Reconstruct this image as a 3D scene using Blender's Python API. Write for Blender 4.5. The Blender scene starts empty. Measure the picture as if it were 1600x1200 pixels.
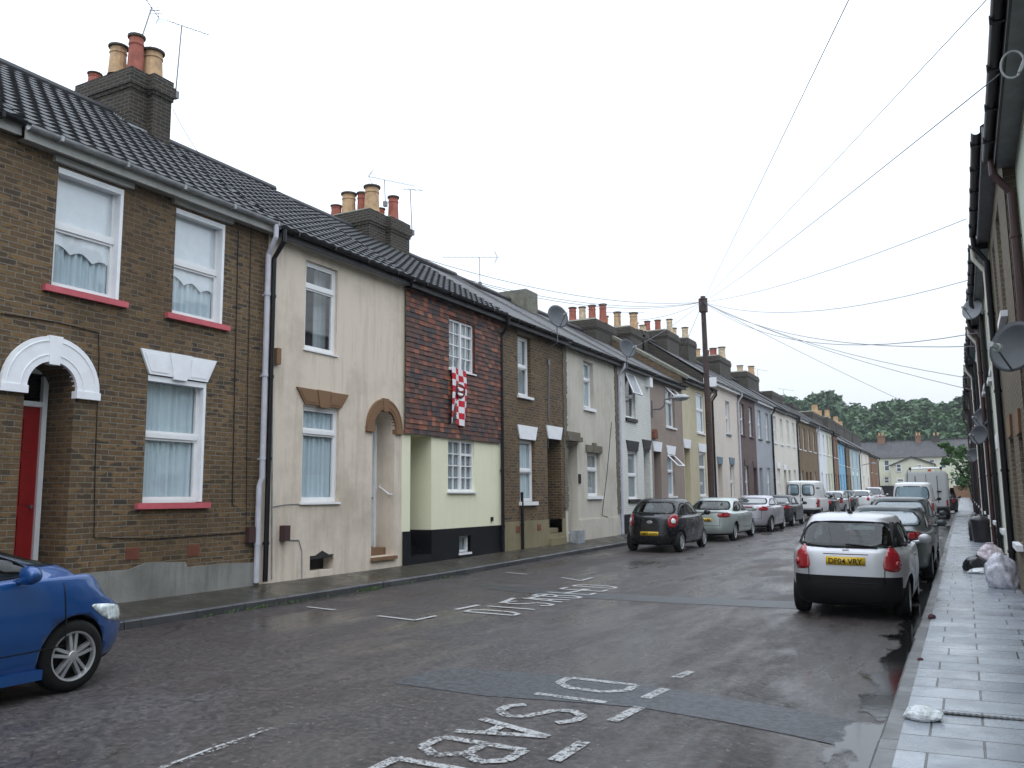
import bpy, bmesh, math, random
from mathutils import Vector, Matrix
from mathutils.bvhtree import BVHTree
random.seed(7)
R = math.radians
sc = bpy.context.scene
col = sc.collection
# ---------------------------------------------------------------- camera
EYE = 1.75
YAW, PITCH, ROLL, FPX = 0.4838995, 0.1330893, -0.010, 1330.0
fw = Vector((-math.sin(YAW)*math.cos(PITCH), math.cos(YAW)*math.cos(PITCH), math.sin(PITCH)))
rt = Vector((math.cos(YAW), math.sin(YAW), 0)); up = rt.cross(fw)
r2 = rt*math.cos(ROLL)+up*math.sin(ROLL); u2 = up*math.cos(ROLL)-rt*math.sin(ROLL)
cd = bpy.data.cameras.new('camera'); cam = bpy.data.objects.new('camera', cd); col.objects.link(cam)
cam.matrix_world = Matrix(((r2.x, u2.x, -fw.x, 0), (r2.y, u2.y, -fw.y, 0), (r2.z, u2.z, -fw.z, EYE), (0, 0, 0, 1)))
cd.sensor_width = 36; cd.lens = 36*FPX/1600; cd.clip_end = 2000; cd.clip_start = 0.05
sc.camera = cam
def ray(px, py):
    return fw + r2*((px-800)/FPX) - u2*((py-600)/FPX)
def onX(px, py, X):
    d = ray(px, py); t = X/d.x; return (d.y*t, EYE+d.z*t)
def onY(px, py, Y):
    d = ray(px, py); t = Y/d.y; return (d.x*t, EYE+d.z*t)
def onZ(px, py, Z):
    d = ray(px, py); t = (Z-EYE)/d.z; return (d.x*t, d.y*t)
# ---------------------------------------------------------------- sky, sun, exposure
SKY_TOP, SKY_LOW, SUN_E = 2.2, 0.66, 0.55
w = bpy.data.worlds.new('World'); sc.world = w; w.use_nodes = True
nt = w.node_tree; nt.nodes.clear()
def wn(t): return nt.nodes.new(t)
o_ = wn('ShaderNodeOutputWorld'); bg = wn('ShaderNodeBackground'); sky = wn('ShaderNodeTexSky')
sky.sky_type = 'NISHITA'; sky.sun_disc = False; sky.sun_elevation = R(50); sky.sun_rotation = R(150); sky.dust_density = 6
tc = wn('ShaderNodeTexCoord'); sx = wn('ShaderNodeSeparateXYZ'); rmp = wn('ShaderNodeValToRGB')
nt.links.new(tc.outputs['Generated'], sx.inputs[0]); nt.links.new(sx.outputs['Z'], rmp.inputs[0])
e = rmp.color_ramp.elements
e[0].position = 0.0; e[0].color = (SKY_LOW*.94, SKY_LOW*.98, SKY_LOW*1.09, 1)
e[1].position = 1.0; e[1].color = (SKY_TOP*.90, SKY_TOP*.99, SKY_TOP*1.12, 1)
m1 = e.new(.12); m1.color = (.86, .92, .99, 1); m2 = e.new(.3); m2.color = (1.05, 1.16, 1.29, 1); m3 = e.new(.55); m3.color = (1.48, 1.64, 1.82, 1)
ns = wn('ShaderNodeTexNoise'); ns.inputs['Scale'].default_value = 1.6; ns.inputs['Detail'].default_value = 3
nt.links.new(tc.outputs['Generated'], ns.inputs['Vector'])
mr = wn('ShaderNodeMapRange'); mr.inputs[3].default_value = .90; mr.inputs[4].default_value = 1.10
nt.links.new(ns.outputs[0], mr.inputs[0])
mu = wn('ShaderNodeVectorMath'); mu.operation = 'SCALE'; nt.links.new(rmp.outputs[0], mu.inputs[0]); nt.links.new(mr.outputs[0], mu.inputs['Scale'])
sk = wn('ShaderNodeVectorMath'); sk.operation = 'SCALE'; sk.inputs['Scale'].default_value = 0.05; nt.links.new(sky.outputs[0], sk.inputs[0])
mx = wn('ShaderNodeMix'); mx.data_type = 'RGBA'; mx.inputs[0].default_value = .93
nt.links.new(sk.outputs[0], mx.inputs[6]); nt.links.new(mu.outputs[0], mx.inputs[7])
nt.links.new(mx.outputs[2], bg.inputs['Color']); bg.inputs['Strength'].default_value = 1.0
nt.links.new(bg.outputs[0], o_.inputs[0])
sl = bpy.data.lights.new('sun', 'SUN'); sl.energy = SUN_E; sl.angle = R(40); sl.color = (1, .99, .97)
so = bpy.data.objects.new('sun', sl); col.objects.link(so); so.rotation_euler = (R(40), 0, R(30))
sc.view_settings.view_transform = 'Standard'; sc.view_settings.look = 'None'
sc.view_settings.exposure = 0.28; sc.view_settings.gamma = 1
sc.render.engine = 'CYCLES'; sc.cycles.max_bounces = 6; sc.cycles.transparent_max_bounces = 10
sc.cycles.caustics_reflective = False; sc.cycles.caustics_refractive = False
# ---------------------------------------------------------------- helpers
def ground(X, Y):                                  # road surface: falls to the right kerb, climbs gently up the street
    return .15*min(1, max(0, (-X-.64)/8.84)) + .0085*max(0, Y-15)
KL, KR, FL, FR = -9.48, -0.64, -10.4, 0.72          # kerb faces and house fronts
def lvl(Y): return .0085*max(0, Y-15)
ORG = {}
def tag(o, label=None, cat=None, group=None, kind=None):
    if label: o['label'] = label
    if cat: o['category'] = cat
    if group: o['group'] = group
    if kind: o['kind'] = kind
    return o
def empty(name, loc, label, cat, group=None, rot=(0, 0, 0), local=False):
    o = bpy.data.objects.new(name, None); col.objects.link(o); o.location = loc; o.rotation_euler = rot
    o.empty_display_size = .3
    ORG[o] = Vector((0, 0, 0)) if local else Vector(loc)
    return tag(o, label, cat, group)
class MB:
    def __init__(s): s.v = []; s.f = []; s.m = []; s.mi = 0
    def face(s, pts, mi=None):
        n = len(s.v); s.v += [tuple(p) for p in pts]; s.f.append(tuple(range(n, n+len(pts)))); s.m.append(s.mi if mi is None else mi)
    def box(s, x0, x1, y0, y1, z0, z1):
        if x0 > x1: x0, x1 = x1, x0
        if y0 > y1: y0, y1 = y1, y0
        if z0 > z1: z0, z1 = z1, z0
        n = len(s.v)
        s.v += [(x0, y0, z0), (x1, y0, z0), (x1, y1, z0), (x0, y1, z0), (x0, y0, z1), (x1, y0, z1), (x1, y1, z1), (x0, y1, z1)]
        for q in ((0, 3, 2, 1), (4, 5, 6, 7), (0, 1, 5, 4), (1, 2, 6, 5), (2, 3, 7, 6), (3, 0, 4, 7)):
            s.f.append(tuple(n+i for i in q)); s.m.append(s.mi)
    def tube(s, pts, r, n=8, cap=True):
        pts = [Vector(p) for p in pts]
        rs = r if isinstance(r, (list, tuple)) else [r]*len(pts)
        base = len(s.v); prev = None
        for i, p in enumerate(pts):
            d = (pts[min(i+1, len(pts)-1)]-pts[max(i-1, 0)]).normalized()
            a = prev if prev else (Vector((0, 0, 1)) if abs(d.z) < .9 else Vector((1, 0, 0)))
            u = (a - d*a.dot(d)).normalized(); prev = u; v = d.cross(u)
            for k in range(n):
                t = 2*math.pi*k/n; s.v.append(tuple(p+(u*math.cos(t)+v*math.sin(t))*rs[i]))
        for i in range(len(pts)-1):
            for k in range(n):
                a = base+i*n+k; b = base+i*n+(k+1) % n
                s.f.append((a, b, b+n, a+n)); s.m.append(s.mi)
        if cap:
            s.f.append(tuple(base+k for k in range(n-1, -1, -1))); s.m.append(s.mi)
            e0 = base+(len(pts)-1)*n
            s.f.append(tuple(e0+k for k in range(n))); s.m.append(s.mi)
    def lathe(s, c, prof, n=16, axis='z'):
        base = len(s.v); c = Vector(c)
        for (r, h) in prof:
            for k in range(n):
                t = 2*math.pi*k/n; a, b = r*math.cos(t), r*math.sin(t)
                s.v.append(tuple(c+(Vector((a, b, h)) if axis == 'z' else Vector((h, a, b)) if axis == 'x' else Vector((a, h, b)))))
        for i in range(len(prof)-1):
            for k in range(n):
                a = base+i*n+k; b = base+i*n+(k+1) % n
                s.f.append((a, b, b+n, a+n)); s.m.append(s.mi)
    def prismX(s, poly, x0, x1):                   # poly of (y, z) extruded in x
        n = len(poly); b = len(s.v)
        s.v += [(x0, p[0], p[1]) for p in poly]+[(x1, p[0], p[1]) for p in poly]
        s.f.append(tuple(b+i for i in range(n))); s.m.append(s.mi)
        s.f.append(tuple(b+n+i for i in range(n-1, -1, -1))); s.m.append(s.mi)
        for i in range(n):
            j = (i+1) % n; s.f.append((b+i, b+j, b+n+j, b+n+i)); s.m.append(s.mi)
    def build(s, name, mats, parent=None, smooth=False, fixn=True):
        org = ORG.get(parent, Vector((0, 0, 0))) if parent else Vector((0, 0, 0))
        me = bpy.data.meshes.new(name)
        me.from_pydata([tuple(Vector(v)-org) for v in s.v], [], s.f)
        if not isinstance(mats, (list, tuple)): mats = [mats]
        for m in mats: me.materials.append(m)
        me.polygons.foreach_set('material_index', s.m)
        if fixn:
            bm = bmesh.new(); bm.from_mesh(me); bmesh.ops.recalc_face_normals(bm, faces=bm.faces); bm.to_mesh(me); bm.free()
        if smooth: me.polygons.foreach_set('use_smooth', [True]*len(me.polygons))
        me.update()
        o = bpy.data.objects.new(name, me); col.objects.link(o)
        if parent: o.parent = parent
        ORG[o] = org
        return o
# ---------------------------------------------------------------- materials
def nodes(name):
    m = bpy.data.materials.new(name); m.use_nodes = True; t = m.node_tree
    b = t.nodes['Principled BSDF']; return m, t, b
def N(t, typ, **kw):
    n = t.nodes.new(typ)
    for k, v in kw.items():
        if k in ('operation', 'data_type', 'blend_type', 'noise_dimensions', 'feature', 'offset', 'squash', 'musgrave_type'): setattr(n, k, v)
        else: n.inputs[k.replace('_', ' ')].default_value = v
    return n
def vec(t, scale=(1, 1, 1), coord='Object'):
    c = t.nodes.new('ShaderNodeTexCoord'); m = t.nodes.new('ShaderNodeMapping'); m.inputs['Scale'].default_value = scale
    t.links.new(c.outputs[coord], m.inputs[0]); return m.outputs[0]
def noise(t, v, scale, detail=4, rough=.6):
    n = t.nodes.new('ShaderNodeTexNoise'); n.inputs['Scale'].default_value = scale; n.inputs['Detail'].default_value = detail
    n.inputs['Roughness'].default_value = rough; t.links.new(v, n.inputs['Vector']); return n.outputs[0]
def mapr(t, s, a, b, c, d):
    n = t.nodes.new('ShaderNodeMapRange'); t.links.new(s, n.inputs[0])
    for i, x in enumerate((a, b, c, d)): n.inputs[i+1].default_value = x
    return n.outputs[0]
def mix(t, f, a, b, bt='MIX'):
    n = t.nodes.new('ShaderNodeMix'); n.data_type = 'RGBA'; n.blend_type = bt
    for s, i in ((f, 0), (a, 6), (b, 7)):
        if isinstance(s, (int, float)): n.inputs[i].default_value = s
        elif isinstance(s, tuple): n.inputs[i].default_value = (*s, 1) if len(s) == 3 else s
        else: t.links.new(s, n.inputs[i])
    return n.outputs[2]
def bump(t, b, h, st=.5, dist=.01, prev=None):
    n = t.nodes.new('ShaderNodeBump'); n.inputs['Strength'].default_value = st; n.inputs['Distance'].default_value = dist
    t.links.new(h, n.inputs['Height'])
    if prev: t.links.new(prev, n.inputs['Normal'])
    t.links.new(n.outputs[0], b.inputs['Normal']); return n.outputs[0]
def wallvec(t):                                    # (x+y, z) so that bricks run round corners
    c = t.nodes.new('ShaderNodeNewGeometry'); s = t.nodes.new('ShaderNodeSeparateXYZ'); t.links.new(c.outputs['Position'], s.inputs[0])
    a = N(t, 'ShaderNodeMath', operation='ADD'); t.links.new(s.outputs[0], a.inputs[0]); t.links.new(s.outputs[1], a.inputs[1])
    k = t.nodes.new('ShaderNodeCombineXYZ'); t.links.new(a.outputs[0], k.inputs[0]); t.links.new(s.outputs[2], k.inputs[1])
    return k.outputs[0], c.outputs['Position'], s.outputs[2]
def brick(name, c1, c2, c3, mortar, bw=.225, bh=.075, ms=.006, grime=.5, off=.5, painted=False, bst=.85, bdist=.012):
    m, t, b = nodes(name); v, pos, z = wallvec(t)
    wob = noise(t, pos, 1.3, 2); wv = t.nodes.new('ShaderNodeVectorMath'); wv.operation = 'MULTIPLY_ADD'
    cw = t.nodes.new('ShaderNodeCombineXYZ'); t.links.new(wob, cw.inputs[1]); t.links.new(cw.outputs[0], wv.inputs[0])
    wv.inputs[1].default_value = (0, .02, 0); t.links.new(v, wv.inputs[2]); v = wv.outputs[0]
    def br(a, c, mo, shift=0):
        n = t.nodes.new('ShaderNodeTexBrick'); n.offset = off; n.inputs['Scale'].default_value = 1
        n.inputs['Color1'].default_value = (*a, 1); n.inputs['Color2'].default_value = (*c, 1); n.inputs['Mortar'].default_value = (*mo, 1)
        n.inputs['Mortar Size'].default_value = ms; n.inputs['Mortar Smooth'].default_value = .4; n.inputs['Brick Width'].default_value = bw
        n.inputs['Row Height'].default_value = bh
        t.links.new(v, n.inputs['Vector']); return n
    A = br(c1, c2, mortar); B = br(c3, c1, mortar)
    # second random per brick: stretched white noise by cell approximated with blocky noise
    sv = t.nodes.new('ShaderNodeVectorMath'); sv.operation = 'MULTIPLY'; sv.inputs[1].default_value = (1/bw*.9, 1/bh*.75, 1); t.links.new(v, sv.inputs[0])
    n1 = noise(t, sv.outputs[0], 1.0, 1, .3)
    c = mix(t, mapr(t, n1, .49, .56, 0, 1), A.outputs[0], B.outputs[0])
    n2 = noise(t, pos, .7, 6, .65); c = mix(t, mapr(t, n2, .42, .7, 0, grime), c, tuple(x*.35 for x in c1), 'MIX')
    n3 = noise(t, pos, 28, 3, .7); c = mix(t, .35, c, mixgray(t, n3), 'MULTIPLY')
    t.links.new(c, b.inputs['Base Color'])
    b.inputs['Roughness'].default_value = .75; b.inputs['Specular IOR Level'].default_value = .3
    add = N(t, 'ShaderNodeMath', operation='MULTIPLY_ADD'); t.links.new(n3, add.inputs[0]); add.inputs[1].default_value = .5
    inv = N(t, 'ShaderNodeMath', operation='SUBTRACT'); inv.inputs[0].default_value = 1; t.links.new(A.outputs['Fac'], inv.inputs[1]); t.links.new(inv.outputs[0], add.inputs[2])
    bump(t, b, add.outputs[0], bst, bdist)
    return m
def mixgray(t, s, lo=.35, hi=1.25):
    v = mapr(t, s, .3, .7, lo, hi); k = t.nodes.new('ShaderNodeCombineXYZ')
    for i in range(3): t.links.new(v, k.inputs[i])
    return k.outputs[0]
def render_mat(name, c, dirty=.35, rough=.8, bsc=60, bst=.3, streak=True, dcol=None):
    m, t, b = nodes(name); v, pos, z = wallvec(t)
    dc = dcol or tuple(x*.45*y for x, y in zip(c, (1, .95, .85)))
    n1 = noise(t, pos, .9, 6, .65); f1 = mapr(t, n1, .45, .75, 0, dirty)
    col_ = mix(t, f1, c, dc)
    if streak:
        sv = t.nodes.new('ShaderNodeVectorMath'); sv.operation = 'MULTIPLY'; sv.inputs[1].default_value = (5, 5, .5); t.links.new(pos, sv.inputs[0])
        n2 = noise(t, sv.outputs[0], 1.2, 5, .7); col_ = mix(t, mapr(t, n2, .5, .8, 0, dirty), col_, dc)
    n3 = noise(t, pos, bsc, 3, .6); col_ = mix(t, .25, col_, mixgray(t, n3, .6, 1.15), 'MULTIPLY')
    t.links.new(col_, b.inputs['Base Color']); b.inputs['Roughness'].default_value = rough; b.inputs['Specular IOR Level'].default_value = .3
    bump(t, b, n3, bst, .006); return m
def plain(name, c, rough=.5, metal=0, spec=.5, var=.15, vs=6, coat=0, bst=0):
    m, t, b = nodes(name)
    if var:
        n = noise(t, vec(t), vs, 5, .6); cc = mix(t, var, c, mixgray(t, n, .3, 1.6), 'MULTIPLY'); t.links.new(cc, b.inputs['Base Color'])
        if bst: bump(t, b, n, bst, .01)
    else: b.inputs['Base Color'].default_value = (*c, 1)
    b.inputs['Roughness'].default_value = rough; b.inputs['Metallic'].default_value = metal; b.inputs['Specular IOR Level'].default_value = spec
    b.inputs['Coat Weight'].default_value = coat; b.inputs['Coat Roughness'].default_value = .05
    return m
def glass_mat(name, tint, refl=.9, trans=.75, rough=.03):
    m = bpy.data.materials.new(name); m.use_nodes = True; t = m.node_tree; t.nodes.clear()
    o = t.nodes.new('ShaderNodeOutputMaterial'); g = t.nodes.new('ShaderNodeBsdfGlossy'); g.inputs['Roughness'].default_value = rough
    g.inputs['Color'].default_value = (refl, refl, refl, 1)
    tr = t.nodes.new('ShaderNodeBsdfTransparent'); tr.inputs[0].default_value = (*[x*trans for x in tint], 1)
    f = t.nodes.new('ShaderNodeFresnel'); f.inputs['IOR'].default_value = 1.55; gm = t.nodes.new('ShaderNodeNewGeometry'); t.links.new(mapr(t, gm.outputs['Backfacing'], 0, 1, 1.55, 1/1.55), f.inputs['IOR'])
    mp = mapr(t, f.outputs[0], 0, 1, .04, 1)
    mxs = t.nodes.new('ShaderNodeMixShader'); t.links.new(mp, mxs.inputs[0]); t.links.new(tr.outputs[0], mxs.inputs[1]); t.links.new(g.outputs[0], mxs.inputs[2])
    bmp = t.nodes.new('ShaderNodeBump'); bmp.inputs['Strength'].default_value = .25; bmp.inputs['Distance'].default_value = .003
    nn = noise(t, vec(t), 2.5, 2); t.links.new(nn, bmp.inputs['Height']); t.links.new(bmp.outputs[0], g.inputs['Normal'])
    t.links.new(mxs.outputs[0], o.inputs[0]); return m
M = {}
M['brick'] = brick('stock brick', (.195, .118, .052), (.080, .054, .034), (.045, .035, .028), (.21, .185, .145), ms=.008)
M['brick_dark'] = brick('dark chimney brick', (.055, .043, .030), (.030, .024, .020), (.020, .018, .018), (.13, .12, .10), ms=.010, grime=.4)
M['brick_ochre'] = brick('ochre brick', (.26, .17, .085), (.19, .12, .06), (.13, .085, .05), (.2, .17, .13), grime=.3)
M['brick_purple'] = brick('purple brown brick', (.17, .11, .10), (.13, .08, .075), (.10, .07, .065), (.18, .15, .14), grime=.3)
M['brick_white'] = brick('white painted brick', (.78, .78, .74), (.74, .74, .70), (.72, .72, .68), (.6, .6, .56), grime=.12)
M['brick_orange'] = brick('orange brick', (.3, .15, .08), (.24, .12, .07), (.18, .1, .06), (.2, .17, .13), grime=.3)
M['tiles'] = brick('hung clay tiles', (.22, .062, .032), (.05, .026, .028), (.095, .034, .024), (.012, .009, .009), bw=.17, bh=.11, ms=.007, grime=.5, bst=1.0, bdist=.015)
M['cream'] = render_mat('cream render', (.68, .59, .49), .55)
M['paleyel'] = render_mat('pale yellow paint', (.82, .80, .59), .1, .5)
M['greyrend'] = render_mat('grey stained render', (.56, .52, .45), .5)
M['dash'] = render_mat('brown pebbledash', (.31, .25, .215), .3, bsc=90, bst=.8)
M['yellow'] = render_mat('yellow ochre paint', (.60, .53, .37), .3)
M['plaster'] = render_mat('grey cement plinth', (.25, .25, .235), .8)
M['olive'] = render_mat('olive cement plinth', (.25, .215, .13), .5)
M['blackp'] = plain('black gloss paint', (.006, .006, .008), .4, spec=.3, var=.3)
M['pvc'] = plain('white upvc', (.78, .78, .79), .35, var=.06)
M['white'] = plain('white gloss paint', (.82, .83, .86), .45, var=.08)
M['dirtywhite'] = render_mat('weathered white board', (.40, .40, .38), .5, bsc=20)
M['pink'] = plain('coral pink sill paint', (.52, .10, .12), .5, var=.2)
M['brownst'] = render_mat('brown painted stone', (.21, .12, .065), .25)
M['greyst'] = render_mat('grey weathered stone', (.17, .15, .12), .5)
M['bluest'] = plain('blue grey paint', (.10, .16, .21), .5)
M['reddoor'] = plain('red gloss door', (.30, .012, .014), .3, var=.2)
M['whitedoor'] = plain('white door', (.6, .62, .65), .4, var=.1)
M['darkdoor'] = plain('dark timber door', (.05, .04, .035), .5)
M['gutter_black'] = plain('black plastic gutter', (.008, .007, .009), .4, spec=.3, var=.2)
M['gutter_grey'] = plain('weathered white gutter', (.30, .31, .32), .45, var=.4)
M['pipe_lilac'] = plain('pale grey downpipe', (.47, .47, .53), .4, var=.2)
M['dark'] = plain('dark interior', (.02, .019, .018), .9, var=0)
M['room'] = plain('dim room wall', (.10, .09, .08), .9, var=.2, vs=1)
M['net'] = None
def curtain(name, c, fold=38):
    m, t, b = nodes(name); v, pos, z = wallvec(t)
    wv = t.nodes.new('ShaderNodeTexWave'); wv.inputs['Scale'].default_value = 2.4; wv.inputs['Distortion'].default_value = 2.5; wv.inputs['Detail'].default_value = 2
    sv = t.nodes.new('ShaderNodeVectorMath'); sv.operation = 'MULTIPLY'; sv.inputs[1].default_value = (1, .12, 1); t.links.new(v, sv.inputs[0]); t.links.new(sv.outputs[0], wv.inputs[0])
    t.links.new(mix(t, wv.outputs['Fac'], tuple(x*.88 for x in c), c), b.inputs['Base Color']); b.inputs['Roughness'].default_value = .9
    bump(t, b, wv.outputs['Fac'], .4, .012); return m
M['net'] = curtain('net curtain', (.74, .76, .80)); M['lace'] = curtain('blue grey lace', (.58, .66, .71)); M['net_grey'] = curtain('grey curtain', (.36, .39, .40))
M['glass'] = glass_mat('window glass', (.95, .99, 1), .95, .97)
M['lead'] = plain('lead flashing', (.30, .32, .34), .45, var=.4)
M['mortar'] = plain('mortar flaunching', (.16, .155, .12), .9, var=.5)
M['pot_buff'] = plain('buff clay pot', (.46, .30, .165), .75, var=.5)
M['pot_red'] = plain('red clay pot', (.31, .09, .06), .75, var=.5)
M['pot_cream'] = plain('cream clay pot', (.48, .38, .26), .7, var=.5)
M['pot_rim'] = plain('sooty rim', (.06, .05, .04), .8, var=.3)
M['metal'] = plain('grey aluminium', (.18, .18, .19), .45, metal=.6, var=.2)
M['dish'] = plain('dark grey dish', (.045, .05, .058), .45, var=.2)
M['dish_pale'] = plain('grey dish', (.20, .21, .23), .45, var=.2)
M['vent'] = plain('terracotta air brick', (.17, .055, .03), .8, var=.3)
M['woodpole'] = plain('creosoted pole', (.055, .033, .03), .8, var=.5, vs=3)
M['wire'] = plain('wire', (.09, .09, .10), .5, var=0)
M['meter'] = plain('brown meter box', (.05, .02, .02), .5, var=.1)
# pantile / slate roofs
def roof_mat(name, c, rough=.38, slate=False):
    m, t, b = nodes(name); v, pos, z = wallvec(t)
    n1 = noise(t, pos, 1.1, 6, .65); c0 = mix(t, mapr(t, n1, .4, .7, 0, .6), c, (c[0]*1.9, c[1]*1.9, c[2]*1.6))
    if slate:
        s = t.nodes.new('ShaderNodeSeparateXYZ'); t.links.new(pos, s.inputs[0])
        k = t.nodes.new('ShaderNodeCombineXYZ'); t.links.new(s.outputs[1], k.inputs[0]); t.links.new(s.outputs[0], k.inputs[1])
        n = t.nodes.new('ShaderNodeTexBrick'); n.inputs['Scale'].default_value = 1; n.inputs['Brick Width'].default_value = .28; n.inputs['Row Height'].default_value = .19
        n.inputs['Mortar Size'].default_value = .012; n.inputs['Color1'].default_value = (1.25, 1.2, 1.2, 1); n.inputs['Color2'].default_value = (.6, .6, .62, 1); n.inputs['Mortar'].default_value = (.15, .15, .15, 1)
        t.links.new(k.outputs[0], n.inputs['Vector']); c0 = mix(t, 1.0, c0, n.outputs[0], 'MULTIPLY')
        inv = N(t, 'ShaderNodeMath', operation='SUBTRACT'); inv.inputs[0].default_value = 1; t.links.new(n.outputs['Fac'], inv.inputs[1])
        bump(t, b, inv.outputs[0], .8, .02)
    else:
        n3 = noise(t, pos, 30, 3); bump(t, b, n3, .3, .006)
    t.links.new(c0, b.inputs['Base Color']); b.inputs['Roughness'].default_value = rough; return m
M['pantile'] = roof_mat('dark concrete tiles', (.030, .031, .036), .62)
M['slate'] = roof_mat('wet slates', (.045, .043, .048), .62, True)
# ---------------------------------------------------------------- the ground
def ground_mat():
    m, t, b = nodes('wet asphalt'); pos = vec(t)
    big = noise(t, pos, .35, 6, .6); mid = noise(t, pos, 2.2, 5, .65); fine = noise(t, pos, 30, 5, .9)
    c = mix(t, mapr(t, big, .35, .65, 0, 1), (.021, .015, .0125), (.030, .026, .027))
    c = mix(t, mapr(t, mid, .5, .75, 0, .6), c, (.012, .010, .009))
    c = mix(t, .85, c, mixgray(t, fine, .0, 2.9), 'MULTIPLY'); st_ = noise(t, pos, 17, 2, .5); c = mix(t, .8, c, mixgray(t, st_, .25, 2.2), 'MULTIPLY')
    fl_ = noise(t, pos, 24, 1, .4); c = mix(t, mapr(t, fl_, .70, .74, 0, .8), c, (.16, .15, .14))
    vo = t.nodes.new('ShaderNodeTexVoronoi'); vo.feature = 'DISTANCE_TO_EDGE'; vo.inputs['Scale'].default_value = .42
    wp = t.nodes.new('ShaderNodeVectorMath'); wp.operation = 'MULTIPLY_ADD'; nn_ = t.nodes.new('ShaderNodeTexNoise'); nn_.inputs['Scale'].default_value = 1.6; nn_.inputs['Detail'].default_value = 6
    t.links.new(pos, nn_.inputs['Vector']); t.links.new(nn_.outputs['Color'], wp.inputs[0]); wp.inputs[1].default_value = (.9, .9, 0); t.links.new(pos, wp.inputs[2]); t.links.new(wp.outputs[0], vo.inputs['Vector'])
    ck_ = mapr(t, vo.outputs['Distance'], .002, .006, .85, 0); mk_ = mapr(t, noise(t, pos, .5, 2), .48, .56, 0, 1)
    mm_ = N(t, 'ShaderNodeMath', operation='MULTIPLY'); t.links.new(ck_, mm_.inputs[0]); t.links.new(mk_, mm_.inputs[1]); c = mix(t, mm_.outputs[0], c, (.006, .005, .005))
    t.links.new(c, b.inputs['Base Color'])
    sc_ = vec(t, (1.0, .3, 1)); wet = noise(t, sc_, 1.3, 6, .6)
    t.links.new(mapr(t, wet, .44, .64, .60, .18), b.inputs['Roughness']); b.inputs['Specular IOR Level'].default_value = .45; t.links.new(mapr(t, wet, .47, .62, .0, .5), b.inputs['Coat Weight']); b.inputs['Coat Roughness'].default_value = .16; b.inputs['Coat IOR'].default_value = 1.33
    n1 = bump(t, b, fine, .8, .012); n2_ = bump(t, b, mid, .2, .02, n1); bump(t, b, st_, .5, .012, n2_); return m
M['asphalt'] = ground_mat()
def patch_mat(name, c, sp=120, rough=.5):
    m, t, b = nodes(name); pos = vec(t); fine = noise(t, pos, sp*.55, 3, .7)
    cc = mix(t, 1.0, c, mixgray(t, fine, .0, 3.2), 'MULTIPLY'); t.links.new(cc, b.inputs['Base Color'])
    b.inputs['Roughness'].default_value = rough; bump(t, b, fine, .9, .012); return m
M['tarpatch'] = patch_mat('coarse tarmac repair', (.019, .021, .025), 34)
M['trench'] = patch_mat('smooth trench repair', (.018, .020, .022), 90, .4)
m, t, b = nodes('gutter water'); b.inputs['Base Color'].default_value = (.010, .010, .010, 1); b.inputs['Roughness'].default_value = .10
bump(t, b, noise(t, vec(t), 9, 3), .08, .01); M['puddle'] = m
g_ = t.nodes.new('ShaderNodeNewGeometry'); s_ = t.nodes.new('ShaderNodeSeparateXYZ'); t.links.new(g_.outputs['Position'], s_.inputs[0])
a_ = N(t, 'ShaderNodeMath', operation='ADD'); t.links.new(mapr(t, s_.outputs[0], -1.35, -.68, -.40, .16), a_.inputs[0]); t.links.new(noise(t, vec(t, (1.4, .6, 1)), 1.6, 7, .6), a_.inputs[1])
t.links.new(mapr(t, a_.outputs[0], .47, .53, 0, 1), b.inputs['Alpha'])
def paint_mat(name, wear):
    m, t, b = nodes(name); pos = vec(t); n = noise(t, pos, 34, 5, .8); n2 = noise(t, pos, 3, 3)
    a = N(t, 'ShaderNodeMath', operation='ADD'); t.links.new(n, a.inputs[0]); t.links.new(mapr(t, n2, 0, 1, -.12, .12), a.inputs[1])
    t.links.new(mapr(t, a.outputs[0], wear-.03, wear+.03, 0, 1), b.inputs['Alpha'])
    t.links.new(mix(t, .3, (.36, .36, .36), mixgray(t, n, .5, 1.3), 'MULTIPLY'), b.inputs['Base Color']); b.inputs['Roughness'].default_value = .55
    return m
M['paint'] = paint_mat('white road paint', .38); M['paint_worn'] = paint_mat('worn road paint', .47); M['paint_faint'] = paint_mat('faint road paint', .56)
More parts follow.
